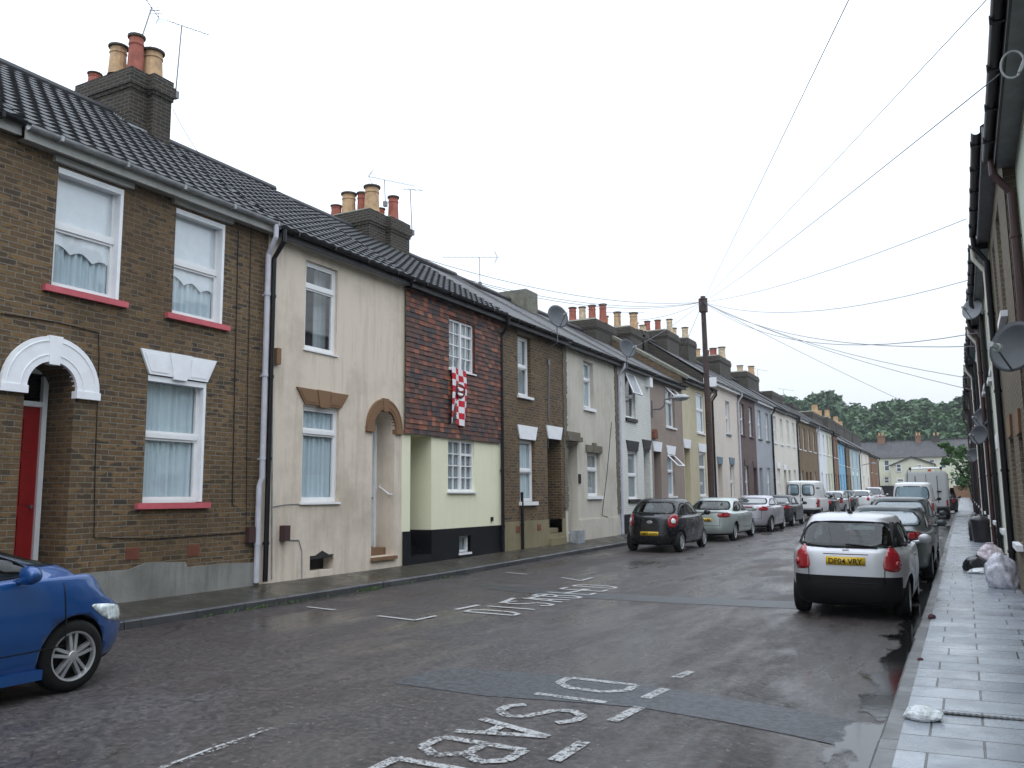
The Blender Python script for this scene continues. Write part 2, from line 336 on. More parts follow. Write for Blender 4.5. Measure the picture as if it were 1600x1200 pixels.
def slab_mat(name, c1, c2, joint, w_, h_, rough0, rough1, rot=False):
    m, t, b = nodes(name); c = t.nodes.new('ShaderNodeNewGeometry'); s = t.nodes.new('ShaderNodeSeparateXYZ'); t.links.new(c.outputs['Position'], s.inputs[0])
    k = t.nodes.new('ShaderNodeCombineXYZ'); t.links.new(s.outputs[1 if rot else 0], k.inputs[0]); t.links.new(s.outputs[0 if rot else 1], k.inputs[1])
    n = t.nodes.new('ShaderNodeTexBrick'); n.inputs['Scale'].default_value = 1; n.inputs['Brick Width'].default_value = w_; n.inputs['Row Height'].default_value = h_; n.offset = .42; n.offset_frequency = 2; n.squash = .8; n.squash_frequency = 3
    n.inputs['Mortar Size'].default_value = .008; n.inputs['Mortar Smooth'].default_value = .3
    n.inputs['Color1'].default_value = (*c1, 1); n.inputs['Color2'].default_value = (*c2, 1); n.inputs['Mortar'].default_value = (*joint, 1); t.links.new(k.outputs[0], n.inputs['Vector'])
    pos = c.outputs['Position']; st = noise(t, pos, 3, 6, .7); fi = noise(t, pos, 60, 3, .7)
    cc = mix(t, .55, n.outputs[0], mixgray(t, st, .45, 1.5), 'MULTIPLY'); cc = mix(t, .3, cc, mixgray(t, fi, .5, 1.4), 'MULTIPLY'); t.links.new(cc, b.inputs['Base Color'])
    t.links.new(mapr(t, noise(t, pos, 1.5, 5), .4, .65, rough0, rough1), b.inputs['Roughness'])
    inv = N(t, 'ShaderNodeMath', operation='SUBTRACT'); inv.inputs[0].default_value = 1; t.links.new(n.outputs['Fac'], inv.inputs[1])
    p = bump(t, b, inv.outputs[0], .8, .012); bump(t, b, fi, .2, .004, p); return m
M['slab_r'] = slab_mat('wet grey paving slabs', (.20, .22, .25), (.32, .345, .385), (.025, .025, .025), .78, .42, .38, .18)
M['slab_l'] = slab_mat('wet brown pavement', (.036, .032, .024), (.050, .043, .033), (.02, .02, .015), .9, .6, .45, .2)
M['kerb'] = slab_mat('granite kerb', (.075, .075, .078), (.11, .11, .112), (.02, .02, .02), .9, 5, .5, .3, True)
M['kerb_dark'] = slab_mat('dark wet kerb', (.032, .032, .035), (.055, .055, .058), (.01, .01, .01), .9, 5, .5, .3, True)
YS = [-8, -4, 0, 2, 4, 6, 8, 10, 12, 14, 16, 20, 25, 30, 40, 50, 60, 70, 80, 90, 100, 115, 130, 138]
def sheet(name, xs, zf, mat, ys=YS):
    b = MB()
    for i in range(len(ys)-1):
        for j in range(len(xs)-1):
            b.face([(xs[j], ys[i], zf(xs[j], ys[i])), (xs[j+1], ys[i], zf(xs[j+1], ys[i])), (xs[j+1], ys[i+1], zf(xs[j+1], ys[i+1])), (xs[j], ys[i+1], zf(xs[j], ys[i+1]))])
    return tag(b.build(name, mat, fixn=False), kind='structure')
RX = [KL, -8.5, -7, -5.5, -4, -2.5, -1.5, KR]
sheet('road', RX, ground, M['asphalt'])
M['soil'] = plain('dark damp ground', (.05, .055, .035), .9, var=.5, vs=.3)
b = MB(); GY = [-300, 15, 60, 138, 400, 900]
for i in range(5):
    za = lvl(GY[i])-.15 if GY[i] < 140 else lvl(138)-.15; zb = lvl(GY[i+1])-.15 if GY[i+1] < 140 else lvl(138)-.15
    b.face([(-600, GY[i], za), (600, GY[i], za), (600, GY[i+1], zb), (-600, GY[i+1], zb)])
tag(b.build('ground', M['soil'], fixn=False), kind='structure')
b = MB(); z_ = lvl(138); b.face([(-60, 138.002, z_), (40, 138.002, z_), (40, 146, z_), (-60, 146, z_)]); tag(b.build('cross_road', M['asphalt'], fixn=False), kind='structure')
def pavL(x, y): return .26+(-x+KL-.14)*.15+lvl(y)
sheet('left_pavement', [FL-.02, KL-.14], pavL, M['slab_l'])
sheet('right_pavement', [KR+.13, FR+.02], lambda x, y: .10+lvl(y)+(x-KR)*.015, M['slab_r'])
def kerb(name, xa, xb, zt, fy):
    b = MB(); y = -8; k = 0; s_side = 1 if name.startswith('right') else -1
    while y < 136:
        L = .91 if y < 50 else 3.0; j = random.uniform(-.006, .006); e = .004
        x0, x1 = xa+j, xb+j; za, zb = zt+lvl(y), zt+lvl(y+L); g0, g1 = ground(fy, y)-.1, ground(fy, y+L)-.1
        s = 1 if name.startswith('right') else -1; face = x0 if s > 0 else x1
        bx = [(x0, x1)]
        c = .02
        if s > 0: top = [(x0+c, za), (x1, za)]; 
        P = lambda x, yy, zz: (x, yy, zz)
        ya, yb = y+e, y+L-e
        if s > 0: prof = lambda zz, g: [(x0-.012, g), (x0, zz-c), (x0+c, zz), (x1, zz), (x1, g)]
        else: prof = lambda zz, g: [(x1+.012, g), (x1, zz-c), (x1-c, zz), (x0, zz), (x0, g)]
        pa, pb = prof(za, g0), prof(zb, g1)
        for q in range(4): b.face([(pa[q][0], ya, pa[q][1]), (pa[q+1][0], ya, pa[q+1][1]), (pb[q+1][0], yb, pb[q+1][1]), (pb[q][0], yb, pb[q][1])])
        b.face([(p[0], ya, p[1]) for p in pa]); b.face([(p[0], yb, p[1]) for p in pb])
        y += L
    return tag(b.build(name, M['kerb' if s_side > 0 else 'kerb_dark']), kind='structure')
kerb('right_kerb', KR, KR+.132, .098, KR); kerb('left_kerb', KL-.142, KL, .262, KL)
def gpt(px, py, off=0):
    z = .05
    for _ in range(25):
        x, y = onZ(px, py, z+off); z = ground(x, y)
    return (x, y)
def decal(name, polys, mat, off):                   # thin sheets lying on the road
    b = MB()
    for poly in polys:
        b.face([(x, y, ground(x, y)+off) for x, y in poly])
    return tag(b.build(name, mat, fixn=False), kind='structure')
def strip(pts, wd):
    out = []
    for (a, c) in zip(pts[:-1], pts[1:]):
        a, c = Vector(a), Vector(c); d = (c-a).normalized(); n = Vector((-d.y, d.x))*wd/2; L = (c-a).length; k = max(1, int(L/.5))
        for i in range(k):
            p, q = a+(c-a)*i/k, a+(c-a)*(i+1)/k; out.append([tuple(p-n), tuple(q-n), tuple(q+n), tuple(p+n)])
    return out
def clipx(poly, x0, x1):
    return poly
pp = [gpt(*p) for p in ((615, 1068), (640, 1056), (705, 1044), (830, 1052), (940, 1060), (1100, 1085), (1260, 1112), (1350, 1130), (1330, 1170), (1240, 1150), (1130, 1128), (1000, 1106), (880, 1096), (760, 1088))]
decal('road_patch', [pp], M['tarpatch'], .004)
decal('road_trench', [[gpt(*p) for p in ((745, 912), (760, 921), (900, 934), (1060, 943), (1238, 951), (1300, 955), (1300, 945), (1238, 940), (1060, 933), (900, 925))]], M['trench'], .004)
decal('gutter_puddle', [[(-2.0, y*.5), (KR-.0, y*.5), (KR-.0, y*.5+.5), (-2.0, y*.5+.5)] for y in range(6, 90)], M['puddle'], .005)
GL = {'D': [[(0, 0), (0, 1), (.55, 1), (.9, .75), (.9, .25), (.55, 0), (0, 0)]], 'I': [[(.4, 0), (.4, 1)]],
      'S': [[(.9, .85), (.6, 1), (.25, 1), (0, .8), (.1, .6), (.8, .4), (.9, .2), (.65, 0), (.25, 0), (0, .15)]],
      'A': [[(0, 0), (.45, 1), (.9, 0)], [(.18, .35), (.72, .35)]], 'B': [[(0, 0), (0, 1), (.6, 1), (.85, .78), (.6, .53), (0, .53)], [(.6, .53), (.9, .27), (.6, 0), (0, 0)]],
      'L': [[(0, 1), (0, 0), (.85, 0)]], 'E': [[(.85, 1), (0, 1), (0, 0), (.85, 0)], [(0, .52), (.7, .52)]]}
def word(name, txt, org, du, dv, cw, chh, adv, wd, mat):
    polys = []
    for i, ch in enumerate(txt):
        for st in GL[ch]:
            pts = [(org[0]+du[0]*(i*adv+u*cw)+dv[0]*v*chh, org[1]+du[1]*(i*adv+u*cw)+dv[1]*v*chh) for u, v in st]
            polys += strip(pts, wd)
    return decal(name, polys, mat, .009)
word('bay_lettering', 'DISABLED', (-5.80, 11.0), (0, 1), (-1, 0), .33, .80, .56, .075, M['paint'])
word('near_bay_lettering', 'DISABLED', (-3.44, 7.66), (0, -1), (1, 0), .43, .66, .56, .085, M['paint_worn'])
dl = [((712, 953), (748, 946)), ((783, 943), (803, 935)), ((828, 935), (858, 929)), ((880, 928), (920, 921))]
decal('bay_dashes', sum([strip([gpt(*a), gpt(*c)], .09) for a, c in dl], []), M['paint'], .008)
decal('bay_corners', strip([gpt(590, 963), gpt(648, 970), gpt(682, 963)], .07)+strip([gpt(480, 949), gpt(523, 954)], .07)+strip([gpt(790, 895), gpt(824, 898)], .07)+strip([gpt(877, 903), gpt(908, 908), gpt(926, 903)], .07), M['paint'], .010)
decal('near_bay_dashes', sum([strip([gpt(*a), gpt(*c)], .10) for a, c in [((866, 1190), (913, 1160)), ((957, 1128), (1000, 1106)), ((1008, 1092), (1040, 1077)), ((1056, 1060), (1080, 1050))]], []), M['paint_worn'], .008)
decal('near_bay_line', strip([gpt(395, 1140), gpt(433, 1139), gpt(330, 1174), gpt(225, 1210)], .055), M['paint_faint'], .008)
decal('near_bay_line', strip([gpt(425, 1140), gpt(330, 1172), gpt(270, 1195)], .03), M['paint_worn'], .012)
# ---------------------------------------------------------------- building kit
def wall_grid(b, X, y0, y1, z0, z1, ops, s=1, mi=0):
    """front wall at x = X facing s, with real openings; ops = (ya, yb, za, zb, depth, arch)"""
    ys = sorted(set([y0, y1]+[o[0] for o in ops]+[o[1] for o in ops])); zs = sorted(set([z0, z1]+[o[2] for o in ops]+[o[3] for o in ops]))
    ys = [y for y in ys if y0 <= y <= y1]; zs = [z for z in zs if z0 <= z <= z1]
    for i in range(len(ys)-1):
        for j in range(len(zs)-1):
            cy, cz = (ys[i]+ys[i+1])/2, (zs[j]+zs[j+1])/2
            if any(o[0] < cy < o[1] and o[2] < cz < o[3] for o in ops): continue
            b.face([(X, ys[i], zs[j]), (X, ys[i+1], zs[j]), (X, ys[i+1], zs[j+1]), (X, ys[i], zs[j+1])], mi)
    for o in ops:
        ya, yb, za, zb, d, arch = o; Xi = X-s*d
        if zb > z1 and not arch: zb = z1; top_ = False
        else: top_ = True
        za = max(za, z0)
        r = (yb-ya)/2; sp = zb-r if arch else zb
        b.face([(X, ya, za), (Xi, ya, za), (Xi, ya, sp), (X, ya, sp)], mi); b.face([(X, yb, za), (Xi, yb, za), (Xi, yb, sp), (X, yb, sp)], mi)
        b.face([(X, ya, za), (X, yb, za), (Xi, yb, za), (Xi, ya, za)], mi)
        if not arch:
          if top_: b.face([(X, ya, zb), (X, yb, zb), (Xi, yb, zb), (Xi, ya, zb)], mi)
        else:
            n = 16; c = (ya+yb)/2; P = [(c-r*math.cos(math.pi*k/n), sp+r*math.sin(math.pi*k/n)) for k in range(n+1)]
            for k in range(n):
                b.face([(X, *P[k]), (X, *P[k+1]), (Xi, *P[k+1]), (Xi, *P[k])], mi)
                b.face([(X, *P[k]), (X, *P[k+1]), (X, P[k+1][0], zb), (X, P[k][0], zb)], mi)
def window(par, X, ya, yb, za, zb, s=1, d=.1, split=.5, style='sash', cur='net', fmat='pvc', sill='pvc', fw_=.055, sillo=.07, sillh=.07, label=None, tilt=0, curfrac=1.0, sillx=.06):
    x = lambda q: X-s*q
    b = MB(); f = fw_
    b.box(x(d), x(d+.07), ya, ya+f, za, zb); b.box(x(d), x(d+.07), yb-f, yb, za, zb)
    b.box(x(d), x(d+.07), ya+f, yb-f, za, za+f); b.box(x(d), x(d+.07), ya+f, yb-f, zb-f, zb)
    zt = zb-(zb-za)*split; panes = []
    if style in ('sash', 'top'):
        b.box(x(d-.012), x(d+.06), ya+f, yb-f, zt-.035, zt+.035)
        g = .035
        for (p, q) in ((za+f, zt-.035), (zt+.035, zb-f)):
            b.box(x(d+.01), x(d+.055), ya+f, ya+f+g, p, q); b.box(x(d+.01), x(d+.055), yb-f-g, yb-f, p, q)
            b.box(x(d+.01), x(d+.055), ya+f+g, yb-f-g, p, p+g); b.box(x(d+.01), x(d+.055), ya+f+g, yb-f-g, q-g, q)
            panes.append((ya+f+g, yb-f-g, p+g, q-g))
    elif style == 'grid':
        ym = (ya+yb)/2; b.box(x(d-.015), x(d+.06), ym-.035, ym+.035, za+f, zb-f)
        for (p, q, thick) in ((ya+f, ym-.035, 0), (ym+.035, yb-f, 1)):
            c = (p+q)/2; b.box(x(d+.01), x(d+.05), c-.012, c+.012, za+f, zb-f)
            for k in range(1, 4):
                zz = zb-f-(zb-za-2*f)*k/4; t_ = .03 if (thick and k == 1) else .012
                b.box(x(d+.012), x(d+.048), p, q, zz-t_, zz+t_)
            panes.append((p, q, za+f, zb-f))
    else: panes.append((ya+f, yb-f, za+f, zb-f))
    fr = b.build('window', M[fmat], par)
    if label: fr['label'] = label
    g = MB()
    for (p, q, u, v) in panes:
        g.face([(x(d+.035), p, u), (x(d+.035), q, u), (x(d+.035), q, v), (x(d+.035), p, v)])
    g.build('pane', M['glass'], fr, fixn=False)
    if cur:
        c = MB(); n = 36; zc0 = zb-(zb-za)*curfrac
        for i in range(n):
            a0, a1 = ya+(yb-ya)*i/n, ya+(yb-ya)*(i+1)/n
            q0, q1 = d+.085+.022*math.sin(i*1.9)+.01*math.sin(i*.7), d+.085+.022*math.sin((i+1)*1.9)+.01*math.sin((i+1)*.7)
            c.face([(x(q0), a0, zc0-.05), (x(q1), a1, zc0-.05), (x(q1), a1, zb), (x(q0), a0, zb)])
        c.build('curtain', M[cur], fr, smooth=True, fixn=False)
    if sill:
        q = MB(); q.box(x(-sillo), x(d), ya-sillx, yb+sillx, za-sillh, za-.002); q.build('sill', M[sill], fr)
    return fr
def lintel(par, X, ya, yb, z0, z1, splay, mat, s=1, out=.035, key=True, label=None):
    b = MB(); x = lambda q: X+s*q
    b.prismX([(ya, z0), (yb, z0), (yb+splay, z1), (ya-splay, z1)], x(-.05), x(out))
    if key:
        c = (ya+yb)/2; k = (yb-ya)*.11
        b.prismX([(c-k, z0-.035), (c+k, z0-.035), (c+k*1.7, z1+.004), (c-k*1.7, z1+.004)], x(-.04), x(out+.018))
        for sg in (-1, 1):
            a0, a1 = c+sg*k*1.6, c+sg*(yb-ya)*.5
            lo = sorted((a0, a1)); b.prismX([(lo[0]+.02, z0+.04), (lo[1]-.02, z0+.04), (lo[1]+(splay*.7 if sg > 0 else 0)-.02, z1-.05), (lo[0]-(splay*.7 if sg < 0 else 0)+.02, z1-.05)], x(0), x(out+.007))
    o = b.build('lintel', M[mat], par)
    if label: o['label'] = label
    return o
def arch_ring(par, X, ya, yb, zb, th, mat, s=1, out=.05):
    b = MB(); r = (yb-ya)/2; c = (ya+yb)/2; sp = zb-r; n = 20; x0, x1 = X-s*.05, X+s*out
    for k in range(n):
        a0, a1 = math.pi*k/n, math.pi*(k+1)/n
        pt = lambda rr, a: (c-rr*math.cos(a), sp+rr*math.sin(a))
        b.prismX([pt(r, a0), pt(r+th, a0), pt(r+th, a1), pt(r, a1)], x0, x1)
    b.prismX([(c-.07, zb-.04), (c+.07, zb-.04), (c+.095, zb+th+.008), (c-.095, zb+th+.008)], x0, x1+s*.012)
    for q in (ya, yb):
        e0, e1 = (q-th-.012, q+.012) if q == ya else (q-.012, q+th+.012)
        b.box(x0, x1+s*.015, e0, e1, sp-.10, sp)
    for rr in (r+th*.25, r+th*.8):
        for k in range(n):
            a0, a1 = math.pi*k/n, math.pi*(k+1)/n; pt = lambda q, a: (c-q*math.cos(a), sp+q*math.sin(a))
            b.prismX([pt(rr, a0), pt(rr+.012, a0), pt(rr+.012, a1), pt(rr, a1)], x1, x1+s*.008)
    return b.build('arch_surround', M[mat], par)
def roof_front(b, y0, y1, xe, ze, xr, zr, tiled, s=1):
    """front slope from the eave (xe, ze) to the ridge (xr, zr)"""
    L = math.hypot(xr-xe, zr-ze); dx, dz = (xr-xe)/L, (zr-ze)/L; nx, nz = -dz*(1 if xr < xe else -1)*-1, abs(dx)
    nx = abs(dz)*(1 if xe > xr else -1)
    P = lambda u, y, h: (xe+dx*u+nx*h, y, ze+dz*u+nz*h)
    if tiled:
        rows = int(L/.27); tw = .25; cols = max(1, int(round((y1-y0)/tw))); tw = (y1-y0)/cols
        pr = [(0, 0.004), (.15, .0), (.35, .0), (.5, .012), (.62, .020), (.78, .020), (.9, .012)]
        for k in range(rows):
            so = tw*.5*(k % 2); ys = [(min(y1, max(y0, y0-so+(c+u)*tw)), h) for c in range(cols+1) for u, h in pr]+[(y1, 0)]
            u0, u1 = L*k/rows, L*(k+1)/rows+.02; j = random.uniform(-.002, .002)
            n = len(b.v); m = len(ys)
            for (y, h) in ys: b.v.append(P(u0, y, .012))
            for (y, h) in ys: b.v.append(P(u0, y, h*1.1+.034+j))
            for (y, h) in ys: b.v.append(P(u1, y, h*.7+.004))
            for i in range(m-1):
                b.f.append((n+i, n+i+1, n+m+i+1, n+m+i)); b.m.append(b.mi)
                b.f.append((n+m+i, n+m+i+1, n+2*m+i+1, n+2*m+i)); b.m.append(b.mi)
    else:
        rows = int(L/.19); nseg = 3
        for k in range(rows):
            u0, u1 = L*k/rows, L*(k+1)/rows
            sag = lambda y: -.05*math.sin(math.pi*(y-y0)/(y1-y0))
            for i in range(nseg):
                a, c = y0+(y1-y0)*i/nseg, y0+(y1-y0)*(i+1)/nseg
                b.face([P(u0, a, .014+sag(a)), P(u0, c, .014+sag(c)), P(u1, c, sag(c)), P(u1, a, sag(a))])
                b.face([P(u0, a, sag(a)), P(u0, c, sag(c)), P(u0, c, .014+sag(c)), P(u0, a, .014+sag(a))])
DEPTH = 7.7
def house_shell(root, y0, y1, zb, ze, zr, wmat, ops, rmat='slate', tiled=False, X=FL, s=1, gable=None, fascia='gutter_black', gutter='gutter_black', overhang=.22, soffit=None, gutx=.1, xr_off=3.8, wallbits=None):
    x = lambda q: X-s*q
    b = MB(); wall_grid(b, X, y0, y1, zb-.4, ze+.12, ops, s, 0)
    e = .006; xb = x(DEPTH); xr = x(xr_off)
    for yy in (y0+e, y1-e):
        b.face([(x(.01), yy, zb-.4), (xb, yy, zb-.4), (xb, yy, ze+.1), (xr, yy, zr-.06), (x(.01), yy, ze+.1)], 1)
    b.face([(xb, y0+e, zb-.4), (xb, y1-e, zb-.4), (xb, y1-e, ze+.1), (xb, y0+e, ze+.1)], 1)
    b.build('wall', [M[wmat], M[gable or wmat]], root, fixn=False)
    r = MB(); xe = x(-overhang)
    roof_front(r, y0, y1, xe, ze+.06, xr, zr, tiled, s)
    r.face([(xr, y0, zr), (xr, y1, zr), (x(DEPTH+.2), y1, ze+.06), (x(DEPTH+.2), y0, ze+.06)])
    r.face([(xe, y0, ze+.05), (xe, y1, ze+.05), (xr, y1, zr-.03), (xr, y0, zr-.03)])
    r.tube([(xr, y0, zr+.02), (xr, y1, zr+.02)], .10, 8)
    rf = r.build('roof', M[rmat], root, fixn=False)
    g = MB()
    g.box(x(-overhang+.03), x(-overhang+.005), y0+.003, y1-.003, ze-.14, ze+.06)
    g.build('fascia', M[fascia], root)
    q = MB(); q.face([(x(-overhang+.03), y0, ze-.12), (x(-overhang+.03), y1, ze-.12), (x(0), y1, ze-.12), (x(0), y0, ze-.12)]); q.build('soffit', M[soffit or fascia], root, fixn=False)
    gt = MB(); gc = x(-overhang-.055); n = 8
    prof = [(gc+.06*math.cos(math.pi+math.pi*k/n), ze+.03+.06*math.sin(math.pi+math.pi*k/n)) for k in range(n+1)]
    for k in range(n):
        gt.face([(prof[k][0], y0, prof[k][1]), (prof[k][0], y1, prof[k][1]), (prof[k+1][0], y1, prof[k+1][1]), (prof[k+1][0], y0, prof[k+1][1])])
    yy = y0+.4
    while yy < y1:
        gt.box(gc-.068, gc+.068, yy, yy+.04, ze-.038, ze+.035); yy += 1.0
    gt.build('gutter', M[gutter], root, fixn=False)
    return rf
def downpipe(par, X, y, z0, z1, mat, s=1, r=.036, over=.22, name='downpipe', kink=True, out=.07):
    b = MB(); x = lambda q: X+s*q
    p = [(x(out), y, z0)]
    if kink: p += [(x(out), y, z0+1.55), (x(out+.03), y+.03, z0+1.7), (x(out+.03), y+.03, z1-.5)]
    else: p += [(x(out), y, z1-.5)]
    p += [(x(over+.05), y+.02, z1-.22), (x(over+.05), y+.02, z1)]
    b.tube(p, r, 10)
    zz = z0+.6
    while zz < z1-.6:
        yy = y if (zz < z0+1.6 or not kink) else y+.03; xo = out if (zz < z0+1.6 or not kink) else out+.03
        b.tube([(x(xo), yy, zz), (x(xo), yy, zz+.05)], r*1.25, 10); b.box(x(0), x(xo), yy-.015, yy+.015, zz, zz+.03); zz += 1.4
    return b.build(name, M[mat], par, smooth=False)
def chimney(par, y0, y1, x0, x1, zb, zt, pots, mat='brick_dark', band=True, name='chimney'):
    b = MB()
    h = .12 if band else 0
    b.box(x0, x1, y0, y1, zb, zt-.42)
    if band:
        b.box(x0-.025, x1+.025, y0-.025, y1+.025, zt-.42, zt-.345); b.box(x0-.05, x1+.05, y0-.05, y1+.05, zt-.345, zt-.12); b.box(x0-.02, x1+.02, y0-.02, y1+.02, zt-.12, zt)
    else: b.box(x0+.004, x1-.004, y0+.004, y1-.004, zt-.42, zt)
    b.mi = 1; cy = (y0+y1)/2
    if pots:                                       # cement flaunching round the pots
        a = .02; n = len(b.v)
        b.v += [(x0, y0, zt+.001), (x1, y0, zt+.001), (x1, y1, zt+.001), (x0, y1, zt+.001), (x0+.12, y0+.12, zt+.09), (x1-.12, y0+.12, zt+.09), (x1-.12, y1-.12, zt+.09), (x0+.12, y1-.12, zt+.09)]
        for q in ((0, 1, 5, 4), (1, 2, 6, 5), (2, 3, 7, 6), (3, 0, 4, 7), (4, 5, 6, 7)): b.f.append(tuple(n+i for i in q)); b.m.append(1)
    c = b.build(name, [M[mat], M['mortar']], par)
    for (px_, py_, r, hh, mt) in pots:
        k = MB(); z = zt+.02
        k.lathe((px_, py_, z), [(r*1.12, 0), (r*1.02, .04), (r, .10), (r*.9, hh*.72), (r*.98, hh*.74), (r*.98, hh*.79), (r*.9, hh*.81), (r*.92, hh*.93)], 14)
        k.mi = 1; k.lathe((px_, py_, z), [(r*.92, hh*.93), (r*1.12, hh*.94), (r*1.14, hh), (r*.86, hh), (r*.8, hh*.6), (0.001, hh*.6)], 14)
        k.build('chimney_pot', [M['pot_'+mt], M['pot_rim']], c, smooth=False)
    return c
def Yof(px, py, X=FL): return onX(px, py, X)[0]
def Zof(px, py, X=FL): return onX(px, py, X)[1]
def op(xl, xr, yb, yt, d=.12, arch=False, X=FL):
    """an opening read off the photograph: its near edge at column xl from row yt down to row yb, its far edge at column xr"""
    ya = Yof(xl, (yb+yt)/2, X); za = Zof(xl, yb, X); zb = Zof(xl, yt, X); yb_ = Yof(xr, (yb+yt)/2, X)
    return (ya, yb_, za, zb, d, arch)
def door(par, X, ya, yb, za, zb, d, mat, s=1, frame='white', panels=True, label=None, transom=0):
    x = lambda q: X-s*q
    f = MB(); w_ = .07
    f.box(x(d-.07), x(d), ya, ya+w_, za, zb); f.box(x(d-.07), x(d), yb-w_, yb, za, zb); f.box(x(d-.07), x(d), ya+w_, yb-w_, zb-w_, zb)
    if transom: f.box(x(d-.07), x(d), ya+w_, yb-w_, zb-transom-w_, zb-transom)
    fo = f.build('door_frame', M[frame], par)
    zt = zb-(transom or 0)-w_
    b = MB(); a, c = ya+w_, yb-w_
    b.box(x(d-.025), x(d+.02), a, c, za+.02, zt)
    if panels:
        m = (a+c)/2
        for (p, q) in ((a+.09, m-.04), (m+.04, c-.09)):
            for (u, v) in ((.12, .38), (.44, .68), (.74, .93)):
                b.box(x(d-.04), x(d-.02), p, q, za+(zt-za)*u, za+(zt-za)*v)
    o = b.build('door', M[mat], par)
    if label: o['label'] = label
    k = MB(); k.tube([(x(d-.03), c-.07, za+1.0), (x(d-.08), c-.07, za+1.0)], .02, 8); k.build('handle', M['metal'], o)
    return o
def house(name, y0, label, group=None, cat='house', X=FL):
    return empty(name, (X, y0, .4+lvl(y0)), label, cat, group)
GR = 'terraced houses along the left side'
B = [Yof(x_, 700) for x_ in (628, 782, 882, 965, 1018, 1068, 1115, 1155, 1182, 1207, 1228, 1246, 1261, 1277, 1291, 1300, 1309, 1319, 1327, 1341, 1356, 1370)]
def zbase(y): return .40+lvl(y)
EZ = 6.42
# ---- house 0: only its corner shows at the left edge of the frame
Y1 = Yof(12, 400); Y2 = Yof(412, 650)
h = house('brick_house', 1.5, 'brown brick house cut off by the left edge of the photo, before the red door', GR)
house_shell(h, 1.5, Y1, .4, EZ+.1, 9.3, 'brick', [], 'pantile', True, fascia='dirtywhite', gutter='gutter_black', overhang=.12)
# ---- house 1: brick, red door, coral sills
h = house('brick_house', Y1, 'brown stock brick house with white arch over a red door and coral sills', GR)
U1, U2, G1 = op(86, 191, 448, 257), op(272, 350, 491, 322), op(227, 319, 786, 584)
D1 = op(30, 110, 900, 564, 0.95, True)
D1 = (D1[0], D1[1], .62, Zof(70, 564), .62, True)
house_shell(h, Y1, Y2, .4, EZ+.04, 9.25, 'brick', [U1, U2, G1, D1], 'pantile', True, fascia='dirtywhite', gutter='gutter_grey', overhang=.2)
for o_, sp_, cm in ((U1, .48, 'lace'), (U2, .5, 'lace'), (G1, .47, 'lace')):
    wf = window(h, FL, *o_[:4], d=.1, split=sp_, cur=cm, sill='pink', sillo=.07, sillh=.085, sillx=.12)
    if o_ is not G1:
        c = MB(); n = 40; ys_ = [o_[0]+(o_[1]-o_[0])*k/n for k in range(n+1)]; zz = lambda k: o_[2]+(o_[3]-o_[2])*(.26+.05*abs(math.sin(k/n*math.pi*3))+.08*(1-k/n))
        for k in range(n): c.face([(FL-.148-.003*math.sin(k*.9), ys_[k], zz(k)), (FL-.148-.003*math.sin(k*.9+.9), ys_[k+1], zz(k+1)), (FL-.148-.003*math.sin(k*.9+.9), ys_[k+1], o_[3]), (FL-.148-.003*math.sin(k*.9), ys_[k], o_[3])])
        c.build('curtain', M['white'], wf, smooth=True, fixn=False)
    b = MB(); b.box(FL-.115, FL+.004, o_[1]-.05, o_[1]+.0, o_[2]+.01, o_[3]-.01); b.box(FL-.115, FL+.004, o_[0], o_[1]-.05, o_[3]-.09, o_[3]-.012); b.build('window_reveal', M['white'], h)
for o_ in (U1, U2):
    b = MB(); b.box(FL-.02, FL+.07, o_[0]-.09, o_[1]+.12, o_[3]+.03, o_[3]+.11); b.build('lintel', M['dirtywhite'], h, )
lintel(h, FL, G1[0], G1[1], G1[3]+.005, G1[3]+.36, .17, 'white')
arch_ring(h, FL, D1[0], D1[1], D1[3], .33, 'white')
door(h, FL, D1[0]-.0, D1[1]-.02, .70, D1[3]-.02, .6, 'reddoor', transom=.45, label='glossy red panelled front door')
b = MB(); b.box(FL-.6, FL-.25, D1[0]+.005, D1[1]-.005, .45, .70); b.box(FL-.25, FL+.01, D1[0]+.005, D1[1]-.005, .3, .635); b.build('doorstep', M['greyst'], h)
# irregular cement plinth
ya = D1[1]+.25; ztop = [Zof(110, 898), Zof(200, 890), Zof(228, 879), Zof(288, 878), Zof(291, 886), Zof(350, 880), Zof(398, 879)]
yy = [Yof(110, 898), Yof(200, 890), Yof(228, 880), Yof(288, 878), Yof(291, 886), Yof(350, 880), Yof(400, 879)]
b = MB(); b.prismX([(yy[0], .2)]+list(zip(yy, ztop))+[(yy[-1], .2)], FL-.01, FL+.03); b.build('plinth', M['plaster'], h)
for (vx, vy) in ((207, 865), (302, 860)):
    b = MB(); y_, z_ = onX(vx, vy, FL); b.box(FL-.01, FL+.008, y_-.11, y_+.11, z_-.085, z_+.085)
    for k in range(5): b.box(FL, FL+.014, y_-.1, y_+.1, z_-.07+k*.032, z_-.055+k*.032)
    b.build('air_brick', M['vent'], h)
b = MB(); cz = lambda *p: (FL+.012, *onX(*p, FL))
b.tube([cz(0, 490), cz(90, 504), cz(153, 520), cz(154, 560), cz(148, 720), cz(146, 840), cz(240, 842), cz(380, 832)], .007, 5); b.tube([cz(372, 360), cz(366, 600), cz(362, 790)], .008, 5); b.tube([cz(392, 350), cz(386, 600), cz(384, 820)], .006, 5)
b.build('wall_cable', M['gutter_black'], h)
b = MB(); y_, z_ = onX(388, 835, FL); b.box(FL, FL+.09, y_-.07, y_+.07, z_-.13, z_+.12); b.build('meter_box', M['meter'], h)
downpipe(h, FL, Yof(403, 650), .42, EZ+.02, 'pipe_lilac', r=.045)
